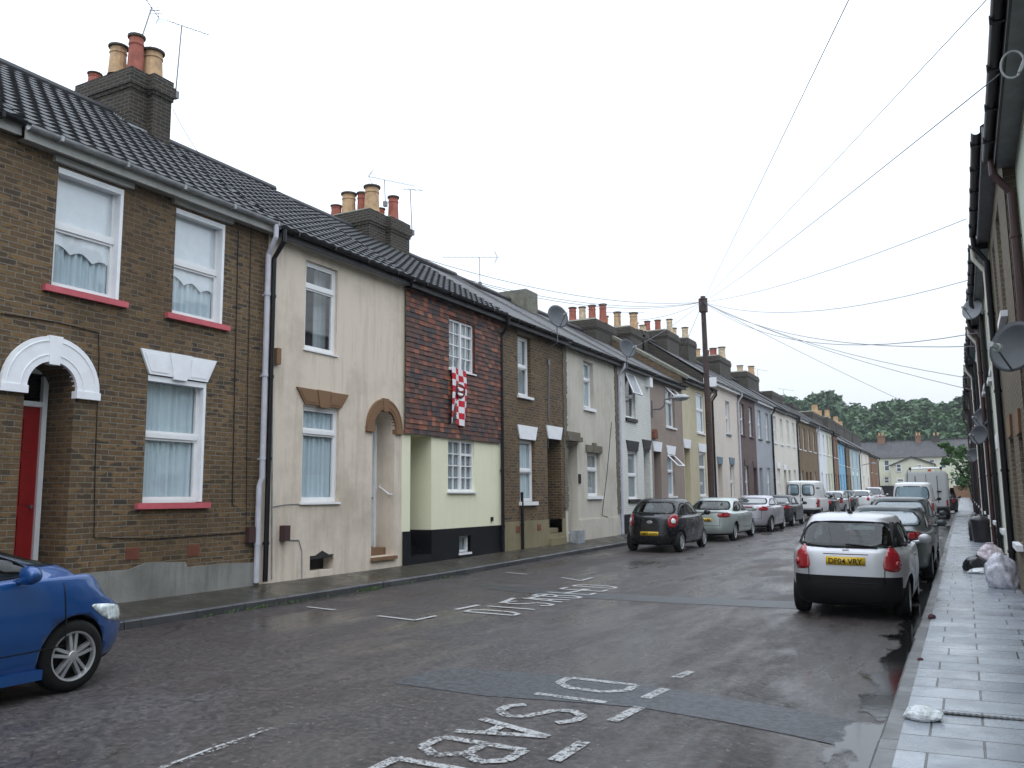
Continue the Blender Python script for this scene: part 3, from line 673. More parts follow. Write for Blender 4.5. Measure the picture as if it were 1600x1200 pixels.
# ---- house 2: cream render
h = house('rendered_house', Y2, 'stained cream rendered house with brown door arch and brown splayed lintel', GR)
U1, G1 = op(477, 527, 545, 405), op(472, 529, 785, 632)
D1 = op(581, 616, 872, 640, .8, True); VB = op(484, 521, 893, 869, .3); D1 = (D1[0], D1[1], Zof(585, 870), Zof(598, 640), .55, True)
house_shell(h, Y2, B[0], .4, EZ, 9.15, 'cream', [U1, G1, D1, VB], 'pantile', True, soffit='dirtywhite', overhang=.2)
window(h, FL, *U1[:4], d=.06, split=.28, style='top', cur=None, sillo=.03, sillh=.03, sillx=.03)
b = MB(); b.box(FL-.3, FL-.28, U1[1]-.35, U1[1], U1[2], U1[3]); b.build('curtain', M['net_grey'], h)
window(h, FL, *G1[:4], d=.06, split=.27, style='top', cur='lace', sillo=.04, sillh=.04, sillx=.05)
lintel(h, FL, G1[0]+.02, G1[1]+.02, G1[3]+.02, G1[3]+.30, .22, 'brownst'); arch_ring(h, FL, D1[0], D1[1], D1[3], .22, 'brownst')
door(h, FL, D1[0], D1[1], D1[2]+.15, D1[3]-.02, .52, 'whitedoor', panels=False, label='white front door inside the arch')
b = MB(); b.box(FL-.54, FL-.2, D1[0]+.004, D1[1]-.004, D1[2]-.02, D1[2]+.15); b.box(FL-.3, FL+.06, D1[0]-.02, D1[1]+.06, D1[2]-.08, D1[2]-.015); b.build('doorstep', [M['brownst']], h)
b = MB(); b.box(FL-.25, FL-.24, VB[0], VB[1], VB[2], VB[3]); b.prismX([(VB[0], VB[3]-.06), (VB[1], VB[3]-.06), ((VB[0]+VB[1])/2, VB[3]+.08)], FL-.02, FL+.004); b.build('cellar_vent', M['dark'], h)
b = MB(); y_, z_ = onX(598+4, 772, FL); b.tube([(FL-.35, D1[1]-.01, z_+.18), (FL-.33, D1[1]-.07, z_+.16), (FL-.08, D1[1]-.07, z_), (FL-.05, D1[1]-.01, z_-.01)], .016, 8); b.build('grab_rail', M['pvc'], h)
b = MB(); y_, z_ = onX(441, 833, FL); b.box(FL, FL+.12, y_-.07, y_+.07, z_-.13, z_+.13); b.build('meter_box', M['meter'], h)
b = MB(); y_, z_ = onX(431, 557, FL); b.box(FL, FL+.08, y_-.05, y_+.05, z_-.14, z_+.14); b.build('junction_box', M['brownst'], h)
b = MB(); b.tube([cz(446, 843), cz(466, 844), cz(471, 860), cz(471, 905)], .009, 5); b.tube([cz(427, 405), cz(425, 600), cz(424, 905)], .012, 5); b.tube([cz(425, 792), cz(445, 788), cz(472, 787)], .007, 5); b.build('wall_cable', M['gutter_grey'], h)
downpipe(h, FL, Yof(418, 650)-.02, .42, EZ, 'gutter_black', r=.043, kink=False)
# chimneys above houses 1 and 2
def ridge_chim(par, xc, xr_, py_top, X0, X1, pots, zb=7.6, **k):
    """stack whose street face runs between columns xc and xr_ with its top at row py_top"""
    ya = onX(xc, py_top, X1)[0]; yb = onX(xr_, py_top, X1)[0]; zt = onX((xc+xr_)/2, py_top, X1)[1]
    pp_ = [(X0+(X1-X0)*u, ya+(yb-ya)*v, r, hh, mt) for (u, v, r, hh, mt) in pots]
    c = chimney(par, ya, yb, X0, X1, zb, zt, pp_, **k); c['pos'] = 0; del c['pos']; return c, ya, yb, zt
c, a1, a2, zt1 = ridge_chim(h, 206, 240, 112, -15.3, -13.65, [(.12, .5, .13, .3, 'red'), (.62, .3, .17, .62, 'buff'), (.86, .5, .15, .78, 'red')])
b = MB()
for k in range(9):
    u = k/9; xx = -13.65-u*.65; zz = 9.25-(abs(-14.2-xx))*.72
    b.box(xx-.075, xx, a1-.012, a1+.01, zz-.35+.0, zz+.09)
b.box(-13.66, -13.63, a1-.02, a2, 8.72, 8.93); b.build('lead_flashing', M['lead'], c)
c2, _, a3, zt2 = ridge_chim(h, 241, 270, 122, -15.2, -13.5, [(.45, .4, .12, .42, 'red'), (.8, .5, .2, .62, 'buff')])
# ---- house 3: tile hung above pale yellow
h = house('tile_hung_house', B[0], 'red tile hung house with pale yellow ground floor above a black plinth', GR)
U1, G1 = op(698.5, 738, 576, 496, .08), op(700, 741, 768, 686, .06)
zt = Zof(700, 684); zk = Zof(700, 826); P1 = (Yof(641, 750), Yof(674, 750), .5, zt-.02, 1.5, False)
BW = op(716, 734, 864, 838, .1)
house_shell(h, B[0], B[1], .4, EZ-.02, 9.05, 'paleyel', [(U1[0]-.02, U1[1]+.02, U1[2]-.02, U1[3]+.02, .06, False), G1, P1, BW], 'pantile', True, gable='brick', overhang=.24)
b = MB(); wall_grid(b, FL+.05, B[0]+.02, B[1]-.05, zt, EZ, [U1]); b.face([(FL+.05, B[0]+.02, zt), (FL+.05, B[1]-.05, zt), (FL+.002, B[1]-.05, zt+.02), (FL+.002, B[0]+.02, zt+.02)])
TM = [M['tiles']]+[plain('clay tile tone', c_, .65, var=.5, vs=9) for c_ in ((.13, .045, .028), (.20, .058, .03), (.075, .034, .026), (.035, .026, .028), (.10, .04, .025), (.25, .085, .045))]; TW = [1, 1, 2, 3, 3, 3, 4, 4, 5, 5, 6]
rr = (EZ-zt)/.11                                    # every course of hung tiles kicks out a little at its foot
for k in range(int(rr)):
    z0 = zt+k*.11; segs = [(B[0]+.02, B[1]-.05)]
    if U1[2]-.06 < z0 < U1[3]: segs = [(B[0]+.02, U1[0]-.01), (U1[1]+.01, B[1]-.05)]
    for (p, q) in segs:
        yy_ = p
        while yy_ < q-.01:
            y2 = min(yy_+.17, q); o = random.uniform(.012, .024); g = .002
            b.face([(FL+.052+o, yy_+g, z0+random.uniform(-.004, .003)), (FL+.052+o, y2-g, z0+random.uniform(-.004, .003)), (FL+.054, y2-g, z0+.115), (FL+.054, yy_+g, z0+.115)]); b.face([(FL+.052+o, yy_+g, z0), (FL+.052+o, y2-g, z0), (FL+.05, y2-g, z0+.002), (FL+.05, yy_+g, z0+.002)]); b.m[-1] = b.m[-2] = random.choice(TW); yy_ = y2
b.build('hung_tiles', TM, h, fixn=False)
window(h, FL+.05, *U1[:4], d=.05, style='grid', cur='net_grey', sillo=.05, sillh=.035, sillx=.04)
window(h, FL, *G1[:4], d=.04, style='grid', cur='net_grey', sillo=.06, sillh=.04, sillx=.04)
b = MB(); wall_grid(b, FL+.025, B[0]+.01, B[1]-.02, .3, zk, [P1, BW]); b.face([(FL+.025, B[0]+.01, zk), (FL+.025, B[1]-.02, zk), (FL, B[1]-.02, zk), (FL, B[0]+.01, zk)]); b.build('plinth', M['blackp'], h, fixn=False)
window(h, FL+.02, *BW[:4], d=.08, style='plain', cur='net_grey', sillo=.03, sillh=.05, sillx=.02)
b = MB(); 
for k in range(4): b.box(FL-.1-.27*k-.27, FL-.1-.27*k if k else FL+.02, P1[0]+.004, P1[1]-.004, .3, .55+.17*k)
b.box(FL-.7, FL+.02, P1[1]-.02, P1[1]-.004, .55, zk); b.build('doorstep', M['blackp'], h)
door(h, FL, P1[0], P1[1], 1.15, P1[3], 1.48, 'darkdoor')
downpipe(h, FL, B[1]-.03, .42, EZ, 'gutter_black', r=.045, kink=False)
b = MB(); y_, z_ = onX(768, 811, FL); b.box(FL, FL+.03, y_-.05, y_+.05, z_-.05, z_+.05); b.build('vent_cover', M['gutter_black'], h)
c, a1, a2, z_1 = ridge_chim(h, 578, 606, 332, -15.4, -13.6, [(.25, .3, .15, .35, 'red'), (.42, .5, .20, .70, 'buff'), (.6, .7, .13, .72, 'red'), (.88, .45, .21, .74, 'buff')], zb=7.6)
c, a3, a4, z_2 = ridge_chim(h, 611, 640, 345, -15.0, -13.45, [(.55, .5, .13, .45, 'red'), (.88, .4, .15, .68, 'red')], zb=7.5)
CH2 = (a2, a4, z_2)
# ---- house 4: brick with white lintels
h = house('brick_house', B[1], 'brown brick house with two white splayed lintels beside the tile hung house', GR)
U1, G1 = op(809, 829, 617, 523), op(812, 836, 784, 686); D1 = (Yof(856, 760), Yof(877, 760), .75, Zof(856, 685), .9, False)
house_shell(h, B[1], B[2], .4, EZ-.03, 8.95, 'brick', [U1, G1, D1], 'slate', overhang=.24)
window(h, FL, *U1[:4], d=.1, split=.5, cur='net_grey', curfrac=.98); window(h, FL, *G1[:4], d=.1, cur='lace', sillh=.1)
lintel(h, FL, G1[0], G1[1], G1[3]+.01, G1[3]+.38, .14, 'white', key=False); lintel(h, FL, D1[0]+.05, D1[1]-.02, D1[3], D1[3]+.37, .13, 'white', key=False)
b = MB(); b.box(FL-.02, FL+.05, U1[0]-.1, U1[1]+.15, U1[3]+.02, U1[3]+.12); b.build('lintel', M['greyst'], h)
door(h, FL, D1[0], D1[1], .9, D1[3]-.02, .88, 'darkdoor', frame='brownst')
zp = Zof(800, 815); b = MB(); wall_grid(b, FL+.025, B[1]+.08, B[2]-.04, .3, zp, [D1]); b.face([(FL+.025, B[1]+.08, zp), (FL+.025, B[2]-.04, zp), (FL, B[2]-.04, zp), (FL, B[1]+.08, zp)]); b.build('plinth', M['olive'], h, fixn=False)
b = MB(); b.box(FL-.5, FL+.12, D1[0]-.02, D1[1]+.05, .35, .62); b.box(FL-.9, FL-.12, D1[0]+.005, D1[1]-.005, .62, .88); b.build('doorstep', M['olive'], h)
for vx, vy in ((808, 827), (841, 824)):
    b = MB(); y_, z_ = onX(vx, vy, FL); b.box(FL+.01, FL+.035, y_-.11, y_+.11, z_-.08, z_+.08); b.build('air_brick', M['vent'], h)
downpipe(h, FL, Yof(813, 830), .42, 1.9, 'gutter_black', r=.04, kink=False, over=0)
b = MB(); b.tube([cz(857, 560), cz(856, 655)], .03, 6); b.tube([cz(856, 650), cz(856, 700)], .008, 4); b.build('wall_cable', M['metal'], h)
CHI = []
def chs(par, x0, x1, py_top, pots, Xf=-13.5, ln=1.9, zb=7.2, mat='brick_dark', **k):
    return ridge_chim(par, x0, x1, py_top, Xf-ln, Xf, [(a, b_, c_*1.2, d_*1.22, e_) for a, b_, c_, d_, e_ in pots], zb=zb, mat=mat, **k)
chs(h, 822, 840, 455, [], mat='mortar', band=False, ln=1.4)
# ---- house 5: grey render
h = house('rendered_house', B[2], 'grey weathered rendered house with ragged brick strips at both edges', GR)
U1, G1 = op(912, 927, 636, 563, .14), op(918, 938, 775, 707, .14); D1 = (Yof(887, 760), Yof(903, 760), .7, Zof(887, 690), .7, False)
house_shell(h, B[2], B[3], .4, EZ-.05, 8.9, 'greyrend', [U1, G1, D1], 'slate', overhang=.22)
window(h, FL, *U1[:4], d=.12, split=.38, style='top', cur='lace', sillh=.1); window(h, FL, *G1[:4], d=.12, split=.38, style='top', cur='net_grey', sillh=.1)
b = MB(); b.box(FL-.02, FL+.05, G1[0]-.12, G1[1]+.12, G1[3]+.02, G1[3]+.24); b.box(FL, FL+.07, (G1[0]+G1[1])/2-.12, (G1[0]+G1[1])/2+.12, G1[3]+.0, G1[3]+.32); b.build('lintel', M['greyst'], h)
b = MB(); b.box(FL-.02, FL+.16, D1[0]-.15, D1[1]+.1, D1[3]+.02, D1[3]+.16); b.box(FL-.02, FL+.1, D1[0]-.1, D1[1]+.05, D1[3]+.16, D1[3]+.3); b.build('door_canopy', M['greyst'], h)
door(h, FL, D1[0], D1[1], .85, D1[3], .68, 'whitedoor')
for k_ in range(2):                                 # ragged brick edges where the render stops
    yb_ = B[2]-.03 if k_ == 0 else B[3]-.12; b = MB(); z = 1.4 if k_ == 0 else 1.2; pts1 = []; pts2 = []
    while z < EZ-.15: b.box(FL, FL+.03, yb_-random.uniform(0, .06), yb_+.16+random.uniform(0, .1), z, z+.07); z += .075
    b.build('brick_edge', M['greyst'], h)
b = MB(); b.box(FL, FL+.03, Yof(905, 800), B[3]-.1, .3, Zof(905, 812)); b.build('plinth', M['greyrend'], h)
b = MB(); y_, z_ = onX(905, 748, FL); b.box(FL, FL+.03, y_-.08, y_+.08, z_-.14, z_+.14); b.build('house_plaque', M['gutter_black'], h)
b = MB(); b.tube([cz(955, 660), cz(948, 740), cz(940, 805), cz(950, 808)], .01, 4); b.build('wall_cable', M['gutter_black'], h)
b = MB(); b.box(FL+.03, FL+.3, Yof(889, 830), Yof(899, 830), .3, .78); b.build('doorstep', M['lead'], h)
chs(h, 931, 961, 505, [(.08, .3, .14, .62, 'red'), (.36, .35, .13, .62, 'cream'), (.64, .4, .14, .66, 'red'), (.92, .5, .14, .7, 'red')], ln=1.5)
# ---- house 6: white painted brick
h = house('white_brick_house', B[3], 'white painted brick house with black lintels and a tilted open window upstairs', GR)
U1, G1 = op(977, 992, 652, 581, .1), op(981.5, 997, 780, 704, .1); D1 = (Yof(1007, 760), Yof(1017, 760), .8, Zof(1007, 702), .8, False)
zs = zbase(B[3])
house_shell(h, B[3], B[4], zs, EZ-.05, 8.9, 'brick_white', [U1, G1, D1], 'slate', overhang=.22)
window(h, FL, *U1[:4], d=.08, split=.5, cur=None, sill='gutter_black', sillh=.12); window(h, FL, *G1[:4], d=.08, cur='net_grey', sill='gutter_black', sillh=.12)
b = MB(); zm = (U1[2]+U1[3])/2; x0 = FL
fr_ = [(x0+.0, U1[3]-.02), (x0+.28, zm+.05)]
for (p, q) in ((U1[0]+.03, U1[0]+.09), (U1[1]-.09, U1[1]-.03)):
    b.face([(x0, p, U1[3]-.02), (x0, q, U1[3]-.02), (x0+.3, q, zm+.05), (x0+.3, p, zm+.05)]); 
b.tube([(x0+.3, U1[0]+.03, zm+.05), (x0+.3, U1[1]-.03, zm+.05)], .03, 4); b.tube([(x0+.02, U1[0]+.03, U1[3]-.03), (x0+.02, U1[1]-.03, U1[3]-.03)], .03, 4)
for p in (U1[0]+.05, U1[1]-.05): b.tube([(x0, p, U1[3]-.02), (x0+.3, p, zm+.05)], .03, 4)
b.build('open_casement', M['pvc'], h, fixn=False)
b = MB(); b.face([(x0+.01, U1[0]+.06, U1[3]-.05), (x0+.01, U1[1]-.06, U1[3]-.05), (x0+.29, U1[1]-.06, zm+.07), (x0+.29, U1[0]+.06, zm+.07)]); b.build('casement_pane', M['lead'], h, fixn=False)
lintel(h, FL, G1[0], G1[1], G1[3]+.01, G1[3]+.36, .14, 'blackp', key=False); lintel(h, FL, D1[0], D1[1], D1[3], D1[3]+.36, .14, 'blackp', key=False)
door(h, FL, D1[0], D1[1], .9, D1[3], .78, 'darkdoor')
b = MB(); wall_grid(b, FL+.02, B[3]+.3, B[4], .3, 1.15, [D1]); b.build('plinth', M['blackp'], h, fixn=False)
b = MB(); y_, z_ = onX(1010, 597, FL); b.box(FL, FL+.2, y_-.15, y_+.15, z_-.2, z_+.18); b.build('vent_box', M['pvc'], h)
downpipe(h, FL, B[3]+.12, .5, EZ, 'pipe_lilac', r=.05, kink=False)
chs(h, 985, 1006, 515, [(.1, .3, .16, .6, 'buff'), (.45, .4, .15, .75, 'buff'), (.9, .5, .17, .68, 'buff')], ln=1.7)
chs(h, 1003, 1013, 518, [(.9, .5, .14, .25, 'cream')], ln=1.2, zb=7.2)
# ---- house 7: pebbledash
h = house('pebbledash_house', B[4], 'brown pebbledash house with white lintels behind the wall lamp', GR)
U1, G1 = op(1040, 1054, 666, 604, .12), op(1043.5, 1055, 775, 710, .12); D1 = (Yof(1023, 760), Yof(1034, 760), .8, Zof(1023, 705), .8, False)
house_shell(h, B[4], B[5], zbase(B[4]), EZ-.06, 8.9, 'dash', [U1, G1, D1], 'slate', overhang=.22)
window(h, FL, *U1[:4], d=.1, split=.35, style='top', cur='net_grey'); window(h, FL, *G1[:4], d=.1, split=.4, style='top', cur='lace')
for o_ in (U1, G1):
    b = MB(); zq = o_[3]-.03; q = [(o_[0]+.05, FL, zq), (o_[1]-.05, FL, zq)]
    P_ = [(FL, o_[0]+.04, zq), (FL+.42, o_[0]+.04, zq-.42), (FL+.42, o_[1]-.04, zq-.42), (FL, o_[1]-.04, zq)]
    for i in range(4): b.tube([P_[i], P_[(i+1) % 4]], .03, 4)
    b.build('open_casement', M['pvc'], h)
lintel(h, FL, G1[0], G1[1], G1[3]+.01, G1[3]+.36, .15, 'white', key=False); lintel(h, FL, D1[0], D1[1], D1[3], D1[3]+.38, .15, 'white', key=False)
door(h, FL, D1[0], D1[1], .95, D1[3], .78, 'darkdoor')
b = MB(); y_, z_ = onX(1021, 679, FL); b.prismX([(y_-.2, z_-.15), (y_+.2, z_-.15), (y_+.2, z_+.1), (y_+.12, z_+.2), (y_-.12, z_+.2), (y_-.2, z_+.1)], FL, FL+.12); b.build('alarm_box', M['vent'], h)
chs(h, 1042, 1060, 520, [(.05, .3, .15, .55, 'red'), (.35, .4, .14, .6, 'red'), (.62, .45, .14, .62, 'red'), (.92, .5, .14, .62, 'cream')], ln=2.1)
# ---- house 8: yellow
h = house('yellow_house', B[5], 'yellow ochre painted house half hidden by the wooden pole', GR)
U1, G1 = op(1088, 1100, 675, 613, .08), op(1093, 1103.5, 775, 706, .08); D1 = (Yof(1071, 760), Yof(1080, 760), .8, Zof(1071, 700), .8, False)
ez8 = Zof(1092, 600, -10.2)
house_shell(h, B[5], B[6], zbase(B[5]), ez8, 9.35, 'yellow', [U1, G1, D1], 'slate', gable='brick', overhang=.22)
window(h, FL, *U1[:4], d=.05, split=.42, style='top', cur='lace'); window(h, FL, *G1[:4], d=.05, split=.35, style='top', cur='net_grey')
lintel(h, FL, G1[0], G1[1], G1[3]+.01, G1[3]+.38, .15, 'white', key=False); lintel(h, FL, D1[0], D1[1], D1[3], D1[3]+.38, .15, 'white', key=False)
door(h, FL, D1[0], D1[1], .95, D1[3], .78, 'whitedoor')
downpipe(h, FL, B[6]-.15, .6, ez8, 'gutter_black', r=.05, kink=False); downpipe(h, FL, B[6]-.5, .6, ez8, 'brownst', r=.04, kink=False, name='soil_pipe')
b = MB(); b.face([(-14.2, B[5]-.02, 9.36), (-10.1, B[5]-.02, ez8+.1), (-10.1, B[5]+.25, ez8+.14), (-14.2, B[5]+.25, 9.42)]); b.face([(-14.2, B[5]-.02, 9.36), (-10.1, B[5]-.02, ez8+.1), (-10.1, B[5]-.02, ez8-.05), (-14.2, B[5]-.02, 9.2)]); b.build('verge', M['mortar'], h, fixn=False)
chs(h, 1075, 1087, 531, [(.2, .4, .16, .62, 'cream'), (.7, .5, .16, .62, 'cream')], ln=1.3, zb=7.5)
# ---- houses 9 and beyond
M['pinkcream'] = render_mat('pinkish cream paint', (.66, .59, .52), .2); M['bluegrey'] = render_mat('blue grey paint wall', (.36, .38, .41), .2)
M['offwhite'] = render_mat('off white paint', (.74, .70, .62), .15); M['skyblue'] = render_mat('sky blue paint', (.22, .44, .62), .15); M['paleblue'] = render_mat('pale blue paint', (.42, .52, .55), .15)
M['greencream'] = render_mat('greenish cream paint', (.60, .60, .48), .2); M['whitep'] = render_mat('white paint wall', (.72, .74, .76), .1); M['brickbr'] = M['brick_ochre']
far = [  # name, material, eave pixel, label, lintel colour, arched
 ('rendered_house', 'pinkcream', (1135, 603), 'pinkish cream house with slate blue lintels just past the wooden pole', 'bluest', 1),
 ('brick_house', 'brick_purple', (1167, 617), 'purple brown brick house with pale curtains past the blue lintel house', 'brick_purple', 2),
 ('grey_house', 'bluegrey', (1195, 629), 'blue grey painted house between purple brick and pale cream houses', 'bluegrey', 2),
 ('cream_house', 'offwhite', (1218, 639), 'cream house with white arched window heads beside the blue grey one', 'white', 2),
 ('cream_house', 'offwhite', (1237, 646), 'plain off white house with a black downpipe, rising behind the white van', 'offwhite', 2),
 ('brick_house', 'brick_ochre', (1254, 655), 'ochre brick house, nearer of the two ochre brick fronts above the van', 'brick_ochre', 2),
 ('brick_house', 'brick_ochre', (1269, 661), 'ochre brick house, farther of the two ochre brick fronts above the van', 'brick_ochre', 2),
 ('white_house', 'whitep', (1284, 667), 'bright white painted house far down the terrace', 'whitep', 2),
 ('cream_house', 'greencream', (1296, 672), 'narrow greenish cream house after the bright white one', 'greencream', 2),
 ('brick_house', 'brick_orange', (1305, 677), 'dark red brown brick house just before the sky blue house', 'brick_orange', 2),
 ('blue_house', 'skyblue', (1314, 690), 'sky blue painted house far down the terrace', 'skyblue', 2),
 ('brick_house', 'brick_ochre', (1323, 694), 'small ochre brick house right after the sky blue one', 'brick_ochre', 2),
 ('pale_house', 'paleblue', (1334, 699), 'pale blue grey house in the far part of the terrace', 'white', 2),
 ('cream_house', 'offwhite', (1349, 704), 'cream house in the far part with the distant wall lamp', 'white', 2),
 ('brick_house', 'brick_orange', (1363, 711), 'red brown brick house closing the far end of the terrace', 'brick_orange', 2)]
rnd_c = random.Random(4); M['beige'] = curtain('beige curtain', (.5, .43, .33)); FB = B[6:7]+B[7:]
for i, (nm, mt, ep, lb, lt, nwin) in enumerate(far):
    y0, y1 = FB[i], FB[i+1]; W_ = y1-y0; ez = onX(ep[0], ep[1], -10.15)[1]; zb_ = zbase(y0); zr_ = ez+2.75
    h = house(nm, y0, lb, GR)
    fl = i % 2 == 0; fz = zb_+.85
    def U(a, c, z0, z1, d=.12): return (y0+W_*a, y0+W_*c, z0, z1, d, False)
    hw = .45/W_
    if nwin == 1: ups = [U(.58-hw, .58+hw, ez-2.35, ez-.65)]
    else: ups = [U(.24-hw, .24+hw, ez-2.2, ez-.5), U(.72-hw, .72+hw, ez-2.2, ez-.5)]
    gw = U(.66-hw, .66+hw, zb_+.95, zb_+2.7) if fl else U(.36-hw, .36+hw, zb_+.95, zb_+2.7)
    dr = U(.2-hw*.95, .2+hw*.95, zb_+.2, zb_+2.65, .7) if fl else U(.84-hw*.95, .84+hw*.95, zb_+.2, zb_+2.65, .7)
    white_f = (i in (0, 3, 7, 9))
    house_shell(h, y0, y1, zb_, ez, zr_, mt, ups+[gw, dr], 'slate', gable='brick_dark' if i < 2 else 'brick', fascia='pvc' if i in (0, 2, 5) else 'gutter_black', gutter='gutter_grey' if i in (0, 1, 2, 5) else 'gutter_black', overhang=.22)
    for o_ in ups+[gw]: window(h, FL, *o_[:4], d=.1, cur=rnd_c.choice(['net_grey', 'net', 'net', 'beige', 'lace', None]), curfrac=rnd_c.choice([1, 1, 1, .45, .6]), sill='bluest' if i == 0 else ('brick_purple' if i == 1 else 'greyst' if i == 2 else 'white'))
    if lt != mt or i == 1:
        for o_ in (gw, dr): lintel(h, FL, o_[0], o_[1], o_[3]+.01, o_[3]+.36, .12, lt, key=False)
    door(h, FL, dr[0], dr[1], dr[2], dr[3], .65, ['whitedoor', 'darkdoor', 'whitedoor', 'darkdoor', 'bluest'][i % 5])
    if i % 2 == 0: downpipe(h, FL, y1-.1, zb_, ez, 'pipe_lilac' if i in (0, 6) else 'gutter_black', r=.055, kink=False)
    if i == 0:
        b = MB(); b.box(-10.75, -10.13, y0-.04, y0, ez-.25, ez+.2); b.build('bargeboard', M['pvc'], h, fixn=False)
    far_ch = {0: (1124, 1141, 560, [(.1, .3, .2, .55, 'buff'), (.35, .5, .18, .5, 'red'), (.6, .5, .2, .6, 'red'), (.9, .5, .2, .62, 'cream')]), 1: (1168, 1185, 585, [(.05, .2, .18, .6, 'red'), (.5, .5, .2, .6, 'cream'), (.85, .7, .2, .6, 'buff')]),
              3: (1206, 1223, 615, []), 4: (1238, 1247, 632, []), 6: (1270, 1285, 647, [(.85, .5, .28, .9, 'buff')]), 8: (1293, 1305, 655, [(.3, .5, .26, 1.0, 'buff'), (.75, .5, .26, 1.0, 'buff')]),
              9: (1306, 1318, 663, [(.3, .5, .26, .9, 'buff'), (.75, .5, .26, .9, 'buff')]), 11: (1319, 1330, 671, [(.5, .5, .3, 1.0, 'buff')]), 12: (1332, 1344, 678, [])}
    if i in far_ch:
        x0_, x1_, yt_, pots_ = far_ch[i]; chs(h, x0_, x1_, yt_, pots_, ln=1.9, Xf=-13.4, zb=zr_-1.5)
# the road end: a row of houses across it, with a rear wing
YE = 150
def E_(px, py): return onY(px, py, YE)
h = empty('end_terrace', (-6, YE, 1.1), 'long cream terrace with grey slate roof closing the end of the street', 'terrace')
b = MB(); xl, xr = -23, 12; ez = E_(1440, 713)[1]; zr_ = onY(1440, 688, YE+4)[1]
wins = []
def ew(x0, x1, y0, y1): a = E_(x0, y1); c = E_(x1, y0); return (a[0], c[0], a[1], c[1])
ws = [ew(1382, 1389, 719, 736), ew(1382, 1389, 745, 755), ew(1452, 1460, 718, 728), ew(1470, 1478, 718, 732), ew(1491, 1498, 720, 728), ew(1470, 1478, 745, 757), ew(1491, 1500, 745, 757)]
xs = sorted(set([xl, xr]+[q for o in ws for q in o[:2]])); zs = sorted(set([.6, ez]+[q for o in ws for q in o[2:]]))
for i in range(len(xs)-1):
    for j in range(len(zs)-1):
        cx, cz_ = (xs[i]+xs[i+1])/2, (zs[j]+zs[j+1])/2
        if any(o[0] < cx < o[1] and o[2] < cz_ < o[3] for o in ws): continue
        b.face([(xs[i], YE, zs[j]), (xs[i+1], YE, zs[j]), (xs[i+1], YE, zs[j+1]), (xs[i], YE, zs[j+1])])
for xx in (xl, xr): b.face([(xx, YE, .6), (xx, YE+8, .6), (xx, YE+8, ez), (xx, YE+4, zr_), (xx, YE, ez)])
b.face([(xl, YE+8, .6), (xr, YE+8, .6), (xr, YE+8, ez), (xl, YE+8, ez)])
b.build('wall', M['greencream'], h, fixn=False)
def endwin(par, o, Y):
    w_ = MB(); f = .09; x0, x1, z0, z1 = o
    for q in ((x0, x0+f, z0, z1), (x1-f, x1, z0, z1), (x0+f, x1-f, z0, z0+f), (x0+f, x1-f, z1-f, z1), (x0+f, x1-f, (z0+z1)/2-.05, (z0+z1)/2+.05)): w_.box(q[0], q[1], Y+.05, Y+.12, q[2], q[3])
    fr = w_.build('window', M['pvc'], par); g = MB(); g.face([(x0, Y+.13, z0), (x1, Y+.13, z0), (x1, Y+.13, z1), (x0, Y+.13, z1)]); g.build('pane', M['darkglass'] if 'darkglass' in M else M['lead'], fr, fixn=False)
M['darkglass'] = plain('dark pane', (.10, .13, .15), .12, var=.3)
for o in ws: endwin(h, o, YE)
b = MB(); b.face([(xl, YE-.3, ez-.1), (xr, YE-.3, ez-.1), (xr, YE+4, zr_), (xl, YE+4, zr_)]); b.face([(xl, YE+8.3, ez-.1), (xr, YE+8.3, ez-.1), (xr, YE+4, zr_), (xl, YE+4, zr_)]); b.box(xl, xr, YE+3.9, YE+4.1, zr_, zr_+.12); b.build('roof', M['slate'], h, fixn=False)
for (px_, w_, ht, mt) in ((1377, 1.1, .8, 'brick_orange'), (1435, .8, .6, 'brick_orange'), (1463, 1.1, .5, 'brick_dark')):
    x_ = onY(px_, 690, YE+4)[0]; c = MB(); c.box(x_-w_/2, x_+w_/2, YE+3.4, YE+4.6, zr_-.5, zr_+ht); c.box(x_-w_/2-.1, x_+w_/2+.1, YE+3.3, YE+4.7, zr_+ht, zr_+ht+.2); co = c.build('chimney', M[mt], h)
    for q in (-.25, .25):
        k = MB(); k.lathe((x_+q*w_, YE+4, zr_+ht+.2), [(.14, 0), (.12, .4), (.15, .42), (.15, .5), (.001, .5)], 10); k.build('chimney_pot', M['pot_buff'], co)
xw = onY(1421, 700, YE-.02)[0]; b = MB(); b.box(xw-.15, xw+.15, YE-.6, YE-.32, ez-.2, zr_-.1)
# rear wing with a lean gable, nearer
YW = 143; h2 = empty('rear_wing', (-5, YW, 1.1), 'cream two storey rear wing with shallow gable in front of the grey roof', 'house')
a = onY(1391, 727, YW); p = onY(1424, 713.5, YW); c_ = onY(1458, 724, YW); b = MB()
b.face([(a[0], YW, .6), (c_[0], YW, .6), (c_[0], YW, c_[1]), (p[0], YW, p[1]), (a[0], YW, a[1])]); b.face([(a[0], YW, .6), (a[0], YE, .6), (a[0], YE, a[1]), (a[0], YW, a[1])]); b.face([(c_[0], YW, .6), (c_[0], YE, .6), (c_[0], YE, c_[1]), (c_[0], YW, c_[1])])
b.build('wall', M['greencream'], h2, fixn=False)
b = MB()
for q in (a, c_):
    sg = -1 if q is a else 1
    b.face([(q[0]+sg*.25, YW-.25, q[1]-.03), (q[0]+sg*.25, YE+.5, q[1]-.03), (p[0], YE+.5, p[1]+.1), (p[0], YW-.25, p[1]+.1)]); b.face([(q[0]+sg*.25, YW-.25, q[1]-.03), (p[0], YW-.25, p[1]+.1), (p[0], YW-.25, p[1]-.1), (q[0]+sg*.25, YW-.25, q[1]-.2)])
b.build('roof', M['slate'], h2, fixn=False)
